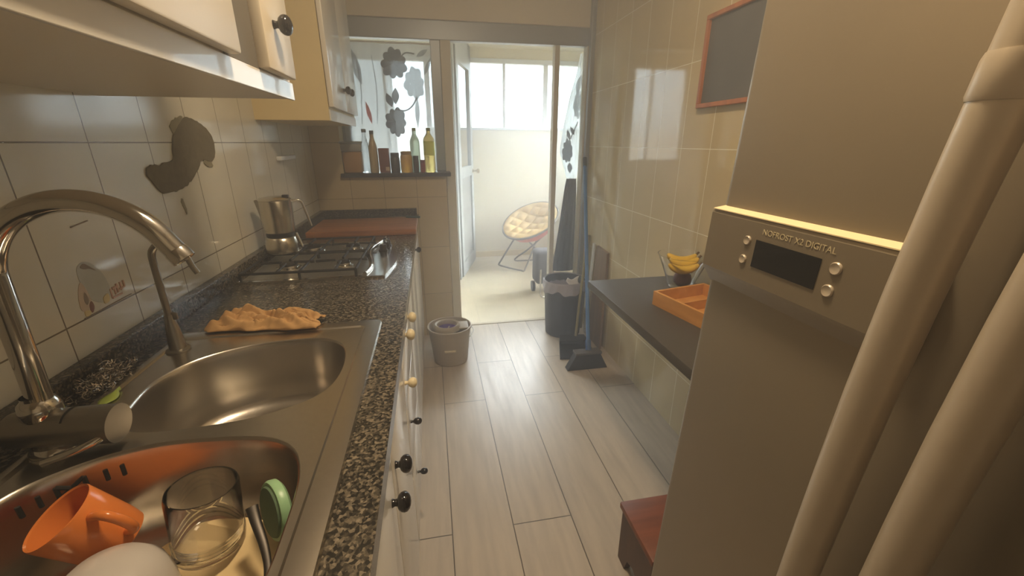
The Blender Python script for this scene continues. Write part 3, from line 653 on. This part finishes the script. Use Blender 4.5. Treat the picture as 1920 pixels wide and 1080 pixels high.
bottle('spice_jar','black lidded dark spice jar between the red box and the amber jar',-.211,2.825,[(0,0),(.026,0),(.028,.004),(.028,.085),(.024,.093),(0,.093)],mat('dark_spice',lin(66,64,62),.3,noise=.15,nscale=200),DCAP,cprof(.026,.0935,.118),cat='jar')
bottle('honey_jar','amber jar with a gold lid on the window sill',-.141,2.815,[(0,0),(.034,0),(.037,.004),(.037,.095),(.031,.108),(0,.108)],mat('amber_honey',lin(190,140,60),.12,trans=.45,noise=.08),mat('gold_lid',lin(170,138,76),.35,.4,noise=.05),cprof(.033,.1085,.127),cat='jar')
bottle('seasoning_shaker','small dark shaker between the amber jar and the oil bottle',-.083,2.80,[(0,0),(.016,0),(.018,.003),(.018,.07),(0,.07)],mat('shaker_dark',lin(70,60,56),.3,noise=.1),DCAP,cprof(.017,.0705,.10),cat='shaker')
bottle('seasoning_shaker','small red shaker beside the oil bottle',-.043,2.80,[(0,0),(.014,0),(.0155,.003),(.0155,.055),(0,.055)],mat('shaker_red',lin(150,60,50),.3,noise=.1),mat('red_cap',lin(120,44,40),.4,noise=.05),cprof(.0145,.0555,.075),cat='shaker')
bottle('vinegar_bottle','tall pale green plastic bottle behind the amber jar on the sill',-.085,2.862,bprof(.030,.245,.26,.38),GREENP,GCAP,cprof(.012,.2455,.264))
bottle('oil_bottle','clear oil bottle with a yellow green label at the right end of the sill',.003,2.83,bprof(.034,.245,.20,.36),OIL,GCAP,cprof(.0135,.2455,.264),
   extra=[('label_band',[(.0344,.10),(.0344,.185)],mat('yellow_label',lin(214,222,96),.5,noise=.04))])

# ================================================================== CURTAINS
CURT=cloth_mat('sheer_white_curtain',lin(232,236,238),.68,lin(238,243,246),clear=.42); FLOW=cloth_mat('grey_flower_print',lin(104,110,118),.40,lin(104,112,120),.10); FLOWP=cloth_mat('pale_grey_print',lin(150,158,164),.45,lin(150,160,168),.25)
REDP=cloth_mat('red_print',lin(226,150,150),.5)
def yl(x,z):
    k=max(0,min(1,(-.20-x)/.2)); return 2.905+.007*math.sin(58*x+1.5*z)*(.35+.65*k)+.010*math.sin(23*x)
t=thing('window_curtain','sheer white curtain with grey flowers hanging in the kitchen window','curtain',(-.2,2.905,1.14))
def sheet(x0,x1,z0,z1,dy,nu=60,nv=20): return grid(BM(),lambda u,v:Vector((x0+(x1-x0)*u,yl(x0+(x1-x0)*u,z0+(z1-z0)*v)+dy,z0+(z1-z0)*v)),nu,nv)
obj('cloth',sheet(-.50,.05,1.145,1.868,0),CURT,t)
obj('folded_cloth',sheet(-.49,-.195,1.15,1.865,.012),cloth_mat('folded_curtain',lin(234,236,236),.65,lin(240,243,244),clear=.2),t)
b=BM()
FL=[]
def flat_poly(pts,dy,fn,bm,mi):
    vs=[bm.verts.new((x,fn(x,z)+dy,z)) for x,z in pts]; c=bm.verts.new((sum(p[0] for p in pts)/len(pts),0,sum(p[1] for p in pts)/len(pts))); c.co.y=fn(c.co.x,c.co.z)+dy
    for i in range(len(vs)):
        f=bm.faces.new((vs[i],vs[(i+1)%len(vs)],c)); f.material_index=mi
def bloom(cx,cz,rx,rz,bm,mi,fn,dy,n=9,ph=0):
    pts=[]
    for k in range(n*8):
        a=2*PI*k/(n*8); r=.90+.22*abs(math.sin(n*a/2+ph))-.06*math.sin(3*a+ph); pts.append((cx+rx*r*math.cos(a),cz+rz*r*math.sin(a)))
    flat_poly(pts,dy,fn,bm,mi)
def leaf(x0,z0,x1,z1,w,bm,mi,fn,dy):
    L_=math.hypot(x1-x0,z1-z0); ux,uz=(x1-x0)/L_,(z1-z0)/L_; pts=[]
    for k in range(9): s=k/8; pts.append((x0+ux*L_*s-uz*w*math.sin(PI*s),z0+uz*L_*s+ux*w*math.sin(PI*s)))
    for k in range(7,0,-1): s=k/8; pts.append((x0+ux*L_*s+uz*w*math.sin(PI*s),z0+uz*L_*s-ux*w*math.sin(PI*s)))
    flat_poly(pts,dy,fn,bm,mi)
def stem(ps,w,bm,mi,fn,dy):
    c=catmull([Vector((x,0,z)) for x,z in ps],6)
    for p,q in zip(c,c[1:]):
        d_=(q-p).normalized(); nx,nz=-d_.z*w,d_.x*w
        vs=[bm.verts.new((x,fn(x,z)+dy,z)) for x,z in ((p.x+nx,p.z+nz),(p.x-nx,p.z-nz),(q.x-nx,q.z-nz),(q.x+nx,q.z+nz))]
        f=bm.faces.new(vs); f.material_index=mi
D=-.003
bloom(-.175,1.762,.070,.078,b,0,yl,D); bloom(-.062,1.655,.056,.082,b,1,yl,D,8,1); bloom(-.190,1.435,.058,.078,b,0,yl,D,9,2)
leaf(-.205,1.52,-.235,1.60,.020,b,0,yl,D); leaf(-.185,1.535,-.178,1.63,.022,b,0,yl,D); leaf(-.052,1.585,-.058,1.40,.014,b,1,yl,D)
leaf(.045,1.80,.0,1.70,.012,b,1,yl,D); leaf(-.04,1.80,.03,1.845,.014,b,1,yl,D)
stem([(-.19,1.51),(-.13,1.50),(-.08,1.53),(-.055,1.575)],.004,b,0,yl,D); stem([(-.13,1.80),(-.10,1.82),(-.05,1.815)],.004,b,0,yl,D)
for xs in (-.39,-.30): stem([(xs,1.80),(xs+.012,1.62),(xs-.004,1.42)],.0022,b,1,yl,D)
leaf(-.37,1.64,-.43,1.86,.026,b,1,yl,D)
obj('flower_print',b,[FLOW,FLOWP],t,smooth=False)
b=BM(); leaf(-.36,1.55,-.335,1.42,.012,b,0,yl,D); obj('red_print',b,REDP,t,smooth=False,label='small faded red patch')
b=BM(); tube(b,[(-.50,2.905,1.873),(.05,2.905,1.873)],.005,8); obj('curtain_rod',b,WHITEF,t)

t=thing('door_curtain','gathered curtain with grey flowers and plain dark lower half behind the side light','curtain',(1.0,3.04,.36))
def prm(z):   # left, right limits
    tab=[(.36,.902,1.078),(.7,.945,1.070),(1.0,.978,1.062),(1.06,.988,1.058),(1.12,.972,1.066),(1.25,.930,1.075),(1.45,.955,1.075),(1.62,.99,1.075),(1.76,1.03,1.072),(1.88,1.05,1.068)]
    for (a,l,r),(c,l2,r2) in zip(tab,tab[1:]):
        if a<=z<=c: k=(z-a)/(c-a); return l+(l2-l)*k, r+(r2-r)*k
    return tab[-1][1:]
def pleat(z0,z1):
    def f(u,v):
        z=z0+(z1-z0)*v; l,r=prm(z); a=2*PI*u; p=1+.07*math.cos(11*a)
        return Vector(((l+r)/2+(r-l)/2*math.cos(a)*p, 3.045+.030*math.sin(a)*p*(.5+.5*(r-l)/.15), z))
    return f
obj('printed_cloth',grid(BM(),pleat(1.062,1.88),88,24,True),CURT,t)
obj('dark_cloth',grid(BM(),pleat(.36,1.06),88,20,True),cloth_mat('dark_grey_cloth',lin(76,72,72),.1),t,label='plain dark grey lower half')
yr=lambda x,z:3.008
b=BM(); bloom(.972,1.255,.036,.075,b,0,yr,0); bloom(1.035,1.56,.030,.085,b,1,yr,0,8,1); leaf(.965,1.40,.985,1.33,.012,b,0,yr,0); leaf(1.0,1.10,.99,1.18,.018,b,0,yr,0)
leaf(1.02,1.36,.985,1.42,.012,b,0,yr,0); stem([(.985,1.33),(1.01,1.38),(1.04,1.45)],.004,b,0,yr,0); leaf(1.02,1.62,1.05,1.75,.02,b,1,yr,0)
obj('flower_print',b,[FLOW,FLOWP],t,smooth=False)

# ================================================================== GALLERY THINGS
t=thing('folding_chair','folding round moon chair with coral seat and thin grey legs in the gallery','chair',(1.0,4.42,0))
CORAL=mat('coral_fabric',lin(206,110,84),.8,noise=.08,nscale=60); LEGM=mat('grey_tube',lin(120,112,104),.35,.6,noise=.05)
cc=Vector((1.04,4.40,.50)); cn=Vector((-.42,-.30,.86)).normalized(); CM=frame_to(cc,cn)
b=BM(); lathe(b,[(0,-.20),(.12,-.175),(.24,-.085),(.31,.02),(.312,.028),(.30,.026),(.23,-.022),(.12,-.07),(0,-.085)],CM,40); obj('seat',b,CORAL,t)
b=BM(); tube(b,[CM@Vector((.315*math.cos(2*PI*k/40),.315*math.sin(2*PI*k/40),.024)) for k in range(41)],.011,8,cap=False); obj('seat_ring',b,LEGM,t)
LF=[((.695,4.45,.10),(.875,4.30,.010),(1.06,4.36,.16),(1.21,4.45,.36)),((.70,4.46,.10),(.86,4.46,.34),(1.0,4.42,.42))]
b=BM(); tube(b,[(.86,4.28,.385),(.70,4.36,.09),(.685,4.37,.06),(.70,4.35,.04),(.90,4.22,.012),(.96,4.26,.03),(1.22,4.60,.42)],.009,8,smooth=4); obj('leg',b,LEGM,t)
b=BM(); tube(b,[(1.27,4.30,.46),(1.02,4.40,.20),(.93,4.60,.06),(.93,4.62,.012),(1.22,4.62,.012),(1.26,4.58,.03),(.95,4.28,.36)],.009,8,smooth=4); obj('leg',b,LEGM,t)
b=BM()
def cush(u,v):
    a=2*PI*u; r=.30*math.sin(v*PI/2); bum=.045*math.cos(v*PI/2)**.35+.016*math.cos(r*62)*math.cos(5*a if v>.3 else 0)
    z=-.06+.85*r*r+bum+.01
    return CM@Vector((r*math.cos(a)*1.03,r*math.sin(a)*1.03,z))
def cush2(u,v):
    x=(u-.5)*2; y=(v-.5)*2; L_=max(abs(x),abs(y)); q=math.hypot(x,y) or 1; s=L_/q; x*=s; y*=s; r=math.hypot(x,y)
    R_=.305; tuft=.020*abs(math.sin(x*8.5))*abs(math.sin(y*8.5)); edge=(1-r**6)
    return CM@Vector((x*R_,y*R_,-.075+.9*(r*R_)**2+(.035+tuft)*edge+.012))
b.free(); b=BM(); grid(b,cush2,60,60); o=obj('seat_cushion',b,mat('yellow_tufted_cloth',lin(226,192,132),.85,noise=.12,nscale=40))
o.modifiers.new('s','SOLIDIFY').thickness=.012
tag(o,'yellow tufted round cushion lying on the folding moon chair','cushion')
t=thing('shopping_trolley','dark grey shopping trolley bag with a silver leg frame behind the door post','trolley',(.945,3.46,0))
b=BM(); box(b,.865,1.03,3.42,3.60,.11,.42,.04,seg=4); obj('bag',b,mat('grey_trolley_cloth',lin(92,88,90),.75,noise=.1,nscale=80),t)
b=BM(); tube(b,[(.905,3.41,.26),(.900,3.40,.06),(.915,3.38,.012),(1.0,3.38,.012),(1.015,3.40,.06),(1.015,3.41,.26)],.008,8,smooth=3); obj('leg_frame',b,STEELS,t)
b=BM(); lathe(b,[(0,-.012),(.05,-.012),(.05,.012),(0,.012)],frame_to((.88,3.59,.05),(1,0,0)),24); obj('wheel',b,BLACKP,t)
b=BM(); lathe(b,[(0,-.012),(.05,-.012),(.05,.012),(0,.012)],frame_to((1.01,3.59,.05),(1,0,0)),24); obj('wheel',b,BLACKP,t)

# ================================================================== FLOOR THINGS
t=thing('mop_bucket','beige plastic mop bucket with wringer and purple insert beside the doorway','bucket',(.06,2.415,0))
BK=mat('beige_bucket',lin(176,164,146),.45,noise=.05); TB=Matrix.Translation((.06,2.415,0))
b=BM(); lathe(b,[(0,.002),(.100,0),(.106,.004),(.118,.12),(.131,.225),(.137,.228),(.137,.238),(.132,.240),(.127,.236),(.114,.12),(.102,.010),(0,.008)],TB,44); obj('pail',b,BK,t)
b=BM(); TW=Matrix.Translation((.045,2.405,0)); lathe(b,[(.066,.252),(.072,.255),(.078,.250),(.082,.235),(.084,.222),(.080,.222),(.074,.238),(.066,.245),(.055,.20),(.045,.14),(0,.135),(0,.138),(.043,.143),(.052,.20),(.062,.25),(.066,.252)],TW,40); obj('wringer',b,BK,t)
b=BM(); box(b,.115,.18,2.36,2.47,.226,.236,.003)
for v in b.verts:
    l=Vector((v.co.x-.06,v.co.y-2.415,0))
    if l.length>.126: l=l.normalized()*.126; v.co.x=.06+l.x; v.co.y=2.415+l.y
obj('wringer_tray',b,BK,t)
b=BM(); lathe(b,[(0,.16),(.048,.165),(.053,.20),(.058,.225),(.056,.226),(.05,.205),(.03,.185),(0,.18)],TW,30); obj('purple_insert',b,mat('purple_plastic',lin(112,92,164),.5,noise=.1),t)
b=BM(); 
for k in range(5): 
    a=k*1.25; tube(b,[TW@Vector((.045*math.cos(a),.045*math.sin(a),.215)),TW@Vector((.012*math.cos(a+.5),.012*math.sin(a+.5),.20))],.004,6)
obj('wringer_fins',b,BK,t)
b=BM(); tube(b,[(.192,2.415,.222)]+[(.06+.150*math.cos(a),2.415-.150*math.sin(a)*.98,.222-.05*math.sin(a)) for a in [PI*k/14 for k in range(1,14)]][:3]+[(.196,2.40,.16),(.192,2.415,.155)],.0025,6,smooth=3); obj('bail_handle',b,WHITEF,t)
b=BM(); box(b,.02,.088,2.288,2.312,.108,.119,.003,None); obj('front_grip',b,mat('pale_grip',lin(214,200,170),.4,noise=.04),t)

t=thing('waste_bin','tall black waste bin lined with a grey bag beside the broom','bin',(.885,2.685,0))
TB=Matrix.Translation((.885,2.685,0))
b=BM(); lathe(b,[(0,0),(.118,0),(.124,.006),(.142,.40),(.145,.405),(.138,.405),(.12,.02),(0,.015)],TB,44); obj('bin_body',b,mat('black_bin',lin(42,40,46),.45,noise=.08),t)
LINER=mat('grey_bag',lin(168,162,170),.35,noise=.08,bump=.5,bscale=90)
def liner(u,v):
    a=2*PI*u; prof=[(.128,.30),(.140,.385),(.147,.411),(.1505,.405),(.1505,.38),(.151,.335+.012*math.sin(5*a)+.008*math.sin(11*a))]
    s=v*(len(prof)-1); i=min(int(s),len(prof)-2); f=s-i; r=prof[i][0]*(1-f)+prof[i+1][0]*f; z=prof[i][1]*(1-f)+prof[i+1][1]*f
    r+=.003*math.sin(17*a+9*v)*v
    return TB@Vector((r*math.cos(a),r*math.sin(a),z))
obj('bag_liner',grid(BM(),liner,72,15,True),LINER,t)
b=BM(); grid(b,lambda u,v:TB@Vector((.125*math.cos(2*PI*u)*v,.125*math.sin(2*PI*u)*v,.30+.025*math.sin(9*u*PI)*v*(1-v)*4)),30,6,True); obj('rubbish_bag_floor',b,LINER,t)
b=BM(); grid(b,lambda u,v:Vector((.90+.085*u+.01*math.sin(7*v),2.62+.06*v,.335+.075*v+.012*math.sin(5*u+3*v))),8,8); o=obj('crumpled_paper',b,mat('white_paper',lin(226,220,214),.8,noise=.04)); o.modifiers.new('s','SOLIDIFY').thickness=.003
tag(o,'crumpled white paper lying in the waste bin','paper')

t=thing('broom','black push broom with a long blue handle standing before the bin','broom',(.885,2.145,0))
BR=mat('black_bristle',lin(40,35,32),.8,noise=.25,nscale=250)
b=BM(); prism(b,[Vector((.745,2.125,.002)),Vector((1.0,2.125,.002)),Vector((.955,2.135,.095)),Vector((.800,2.135,.095))],(0,.05,0)); obj('bristles',b,BR,t,smooth=False)
b=BM(); box(b,.795,.962,2.128,2.192,.0955,.112,.005); obj('head',b,mat('broom_head_grey',lin(84,76,70),.5,noise=.08),t)
p0=Vector((.886,2.165,.11)); p1=Vector((1.048,2.845,1.18))
b=BM(); tube(b,[p0,p0+(p1-p0)*.05],.017,14); obj('socket',b,mat('blue_socket',lin(60,96,150),.4,noise=.05),t)
b=BM(); tube(b,[p0+(p1-p0)*.03,p1],.0115,14); obj('stick',b,mat('blue_stick',lin(66,118,178),.35,noise=.05),t)
b=BM(); tube(b,[p1-(p1-p0)*.02,p1+(p1-p0)*.03],.0145,14); obj('stick_cap',b,BLACKP,t)
t=thing('dustpan','black dustpan with a short olive stick lying behind the broom','dustpan',(.86,2.36,0))
b=BM(); prism(b,[Vector((.742,2.27,.003)),Vector((.985,2.25,.003)),Vector((.965,2.46,.003)),Vector((.80,2.48,.003))],(0,0,.006))
prism(b,[Vector((.80,2.47,.003)),Vector((.965,2.45,.003)),Vector((.965,2.45,.07)),Vector((.80,2.47,.07))],(0,.008,0))
prism(b,[Vector((.742,2.27,.003)),Vector((.80,2.48,.003)),Vector((.80,2.48,.07)),Vector((.742,2.27,.012))],(.006,0,0))
prism(b,[Vector((.985,2.25,.003)),Vector((.965,2.46,.003)),Vector((.965,2.46,.07)),Vector((.985,2.25,.012))],(-.006,0,0))
prism(b,[Vector((.80,2.478,.07)),Vector((.965,2.458,.07)),Vector((.972,2.38,.062)),Vector((.778,2.40,.062))],(0,0,.004))
obj('pan',b,BLACKP,t,smooth=False)
b=BM(); tube(b,[(.905,2.45,.07),(.945,2.52,.30),(.99,2.57,.62)],.009,10,smooth=2); obj('stick',b,mat('olive_stick',lin(150,142,96),.5,noise=.06),t)
b=BM(); prism(b,[Vector((1.040,2.36,0)),Vector((1.040,2.575,0)),Vector((1.065,2.575,.66)),Vector((1.065,2.40,.65))],(.014,0,.004)); o=obj('brown_board',b,wood_mat('brown_board_wood',lin(112,88,62),lin(138,112,80),'Z',8,.6),smooth=False)
tag(o,'brown board leaning on the right wall behind the table end','board')
b=BM(); prism(b,[Vector((1.035,2.62,0)),Vector((1.035,2.655,0)),Vector((1.066,2.655,.66)),Vector((1.066,2.62,.66))],(.010,0,.003)); o=obj('white_strip',b,WHITEF,smooth=False)
tag(o,'narrow white strip leaning on the wall beside the brown board','strip')
b=BM(); tube(b,[(1.03,2.70,.010),(1.066,2.735,.70)],.011,10); o=obj('wooden_stick',b,wood_mat('olive_wood',lin(120,108,74),lin(146,132,96),'Z',12,.6)); tag(o,'thin olive wooden stick leaning on the wall behind the white strip','stick')

# ================================================================== RIGHT: TABLE, THINGS ON IT, BLACKBOARD
t=thing('wall_table','dark slate grey table top fixed along the right wall','table',(.86,1.2,0))
b=BM(); box(b,.640,XR-.0005,.74,1.62,.716,.75,.004); obj('table_top',b,SLATE,t)
b=BM(); box(b,1.0,XR-.001,.80,1.55,.66,.716); obj('wall_batten',b,wood_mat('batten',lin(150,120,80),lin(170,140,96),'Y',8,.6),t,smooth=False)
TM=Matrix.Translation((.772,1.31,.7505))@Matrix.Rotation(.20,4,'Z')
TWD=wood_mat('orange_pine',lin(190,132,66),lin(212,156,88),'Y',10,.42)
t=thing('wooden_tray','orange pine compartment tray on the slate table beside the fridge','tray',(.87,1.17,.7505))
b=BM(); box(b,0,.24,-.33,0,0,.008,0,TM); obj('tray_floor',b,TWD,t,smooth=False)
for x0,x1,y0,y1 in ((0,.010,-.33,0),(.230,.24,-.33,0)): obj('side_rail',box(BM(),x0,x1,y0,y1,.008,.052,.001,TM),TWD,t,smooth=False)
for x0,x1,y0,y1 in ((.010,.230,-.010,0),(.010,.230,-.33,-.32)): obj('end_rail',box(BM(),x0,x1,y0,y1,.008,.052,.001,TM),TWD,t,smooth=False)
for y in (-.12,-.22): obj('divider',box(BM(),.010,.230,y,y+.006,.008,.042,0,TM),TWD,t,smooth=False)
t=thing('fruit_bowl','clear glass fruit bowl on the slate table by the wall','bowl',(.972,1.455,.7502))
b=BM(); lathe(b,[(0,0),(.042,0),(.045,.004),(.062,.05),(.082,.10),(.098,.138),(.1,.141),(.0975,.140),(.080,.104),(.059,.052),(.043,.011),(0,.009)],Matrix.Translation((.972,1.455,.7505)),48); obj('glass_body',b,GL,t)
BAN=mat('banana_skin',lin(222,184,62),.45,noise=.12,nscale=30); BTIP=mat('banana_tip',lin(96,72,36),.7,noise=.1)
def banana(cx,cy,cz,rot,lean,lab,R_=.075,arc=1.7):
    t=thing('banana',lab,'banana',(cx,cy,cz),'bananas in the glass bowl')
    Mx=Matrix.Translation((cx,cy,cz))@Matrix.Rotation(rot,4,'Z')@Matrix.Rotation(lean,4,'X')
    ps=[Mx@Vector((R_*math.sin(a),0,R_*(1-math.cos(a)))) for a in [(-arc/2+arc*k/14) for k in range(15)]]
    obj('fruit',tube(BM(),ps,lambda q:.0165*max(.28,min(1,(math.sin(PI*min(1,max(0,q))))**.35)),10,smooth=2),BAN,t)
    e0=ps[-1]; dd=(ps[-1]-ps[-2]).normalized(); obj('stalk',tube(BM(),[e0-dd*.002,e0+dd*.014],.0045,8),BTIP,t)
banana(.945,1.41,.842,-.25,.15,'front banana, lying lowest in the glass bowl')
banana(.972,1.448,.852,-.15,-.1,'middle banana, between two others in the glass bowl')
banana(.985,1.487,.858,-.3,-.3,'rear banana, nearest the wall in the glass bowl')
b=BM(); lathe(b,[(0,0),(.018,.003),(.034,.018),(.036,.032),(.030,.048),(.012,.062),(.005,.072),(0,.073)],Matrix.Translation((.975,1.45,.7625)),28); tag(obj('red_onion',b,mat('purple_onion',lin(104,58,66),.3,noise=.15,nscale=40)),'purple onion under the bananas in the glass bowl','onion')
t=thing('blackboard','small blackboard in an orange wooden frame on the right wall beside the fridge','blackboard',(XR,1.46,1.45))
FW=wood_mat('frame_pine',lin(160,92,50),lin(188,116,66),'Z',12,.5); y0,y1,z0,z1=1.27,1.648,1.440,1.762
for a in ((y0,y1,z0,z0+.016),(y0,y1,z1-.016,z1)): obj('frame_rail',box(BM(),XR-.022,XR-.0005,*a,.002),FW,t,smooth=False)
for a in ((y0,y0+.016,z0+.016,z1-.016),(y1-.016,y1,z0+.016,z1-.016)): obj('frame_stile',box(BM(),XR-.022,XR-.0005,*a,.002),FW,t,smooth=False)
obj('slate',box(BM(),XR-.010,XR-.001,y0+.016,y1-.016,z0+.016,z1-.016),mat('chalk_slate',lin(92,92,90),.6,noise=.18,nscale=14),t,smooth=False)

# ================================================================== FRIDGE
t=thing('refrigerator','champagne grey double door refrigerator with long handles at the right','refrigerator',(.79,.2,0))
b=BM(); box(b,.560,XR-.02,-.26,.685,.012,1.78,.006); obj('body',b,FRIDGE,t)
for x,y in ((.62,-.2),(.62,.62),(1.0,-.2),(1.0,.62)): obj('foot',lathe(BM(),[(0,0),(.02,0),(.02,.013),(0,.013)],Matrix.Translation((x,y,0)),16),BLACKP,t)
GAP=.268
b=BM(); box(b,.52,.558,GAP+.003,.692,.06,1.775,.018,seg=5); fd=obj('freezer_door',b,FRIDGE,t)
b=BM(); box(b,.52,.558,-.262,GAP-.003,.06,1.775,.014,seg=4); rd=obj('fridge_door',b,FRIDGE,t)
# control panel standing proud of the freezer door
b=BM(); yA,yB=.327,.686
prof=[(.522,1.06),(.503,1.088),(.500,1.094),(.500,1.192),(.503,1.199),(.524,1.2005),(.524,1.06)]
prism(b,[Vector((x,yA,z)) for x,z in prof],(0,yB-yA,0)); cp=obj('control_panel',b,FRIDGE,fd,smooth=False)
b=BM(); prism(b,[Vector((.4990,.328,1.1985)),Vector((.5225,.328,1.2025)),Vector((.5225,.683,1.2025)),Vector((.4990,.683,1.1985))],(0,0,.0015)); obj('lit_ledge_strip',b,mat('lit_ledge_cream',lin(240,222,178),.35,noise=.02),cp,smooth=False,label='ledge strip with lamp light painted in as cream')  # lamp light falling on the ledge, painted as a pale cream strip
b=BM(); box(b,.4985,.5002,.4495,.567,1.122,1.166,.0004); obj('display',b,mat('black_display',lin(22,20,20),.08,noise=.05),cp,smooth=False)
for y,z,r in ((.586,1.161,.0075),(.587,1.129,.0075),(.427,1.159,.0085),(.429,1.128,.0085)):
    b=BM(); lathe(b,[(0,0),(r,0),(r,.0015),(r*.85,.003),(r*.78,.0026),(0,.0022)],frame_to((.5,y,z),(-1,0,0)),24); obj('button',b,FRIDGEH,cp)
cu=bpy.data.curves.new('txt','FONT'); cu.body='NOFROST X2 DIGITAL'; cu.size=.0125; cu.align_x='CENTER'; cu.extrude=.0002
to=bpy.data.objects.new('txt',cu); S.collection.objects.link(to); bpy.context.view_layer.update()
me=bpy.data.meshes.new_from_object(to.evaluated_get(bpy.context.evaluated_depsgraph_get())); bpy.data.objects.remove(to)
b=BM(); b.from_mesh(me)
Tx=Matrix(((0,0,-1,.4995),(-1,0,0,.496),(0,1,0,1.176),(0,0,0,1)))
for v in b.verts: v.co=Tx@v.co
obj('lettering',b,mat('pale_lettering',lin(196,182,146),.5,noise=.02),cp,smooth=False)
for (hy,dr_) in ((.310,fd),(.227,rd)):
    b=BM(); tube(b,[(.470,hy,.42),(.459,hy,.62),(.455,hy,.85),(.455,hy,1.36),(.459,hy,1.48),(.468,hy,1.62)],lambda q:.0175+.0045*math.sin(PI*min(1,q*.78)),28,smooth=5); hb=obj('handle',b,FRIDGEH,dr_)
    b=BM(); tube(b,[(.455,hy,1.342),(.455,hy,1.346),(.455,hy,1.372),(.455,hy,1.378)],lambda q:.0238 if .02<q<.98 else .0226,28,cap=True); obj('collar',b,FRIDGEH,hb)
    b=BM()
    for z in (.47,1.57): tube(b,[(.455,hy,z),(.521,hy,z)],.014,16)
    obj('handle_mount',b,FRIDGEH,hb)

for o_ in S.objects:     # the refrigerator leans a little to the right
    r_=o_
    while r_.parent: r_=r_.parent
    if r_.name=='refrigerator' and o_.type=='MESH':
        hb_=o_.name.split('.')[0] in ('handle','collar','handle_mount')
        for v in o_.data.vertices:
            z=v.co.z
            if hb_: v.co.y-=.075*(max(0,z-.95)**2)*min(1,max(0,(.525-.79-v.co.x)/.03))
            if z>.02: v.co.y-=.052*(z-1.1)*min(1,(z-.02)/.05)

t=thing('step_stool','low reddish brown wooden step stool on the floor beside the fridge','stool',(.68,.86,0))
SW=wood_mat('stool_wood',lin(104,54,30),lin(140,76,44),'X',14,.45); SWD=wood_mat('stool_side',lin(72,48,34),lin(92,62,44),'Z',14,.5)
b=BM(); box(b,.532,.86,.745,.955,.205,.228,.005); obj('step_top',b,SW,t)
for x in (.540,.83):
    b=BM(); c=[(.755,0),(.80,0),(.815,.05),(.85,.065),(.885,.05),(.90,0),(.945,0),(.945,.205),(.755,.205)]
    prism(b,[Vector((x,y,z)) for y,z in c],(.02,0,0)); obj('side_panel',b,SWD,t,smooth=False)
b=BM(); box(b,.560,.83,.835,.865,.10,.15); obj('stretcher',b,SWD,t,smooth=False)

# ================================================================== GLARE VEIL (added scatter volume standing in for lens glare)
hm=bpy.data.materials.new('glare_veil'); hm.use_nodes=True; n=hm.node_tree; n.nodes.clear()
ho=n.nodes.new('ShaderNodeOutputMaterial'); hv=n.nodes.new('ShaderNodeVolumeScatter'); hv.inputs['Density'].default_value=.15; hv.inputs['Anisotropy'].default_value=.45
hv.inputs['Color'].default_value=(.96,.97,1,1); n.links.new(hv.outputs[0],ho.inputs['Volume'])
b=BM(); prism(b,[Vector(p) for p in ((XL-.02,YB-.02,-.02),(XR+.02,YB-.02,-.02),(XR+.02,2.96,-.02),(GX1+.06,2.96,-.02),(GX1+.06,GY1+.04,-.02),(-1.02,GY1+.04,-.02),(-1.02,2.96,-.02),(XL-.02,2.96,-.02))],(0,0,2.455)); hz=obj('glare_veil',b,hm,smooth=False); hz['kind']='stuff'; tag(hz,'added scattering volume imitating lens glare across the kitchen and gallery','haze')
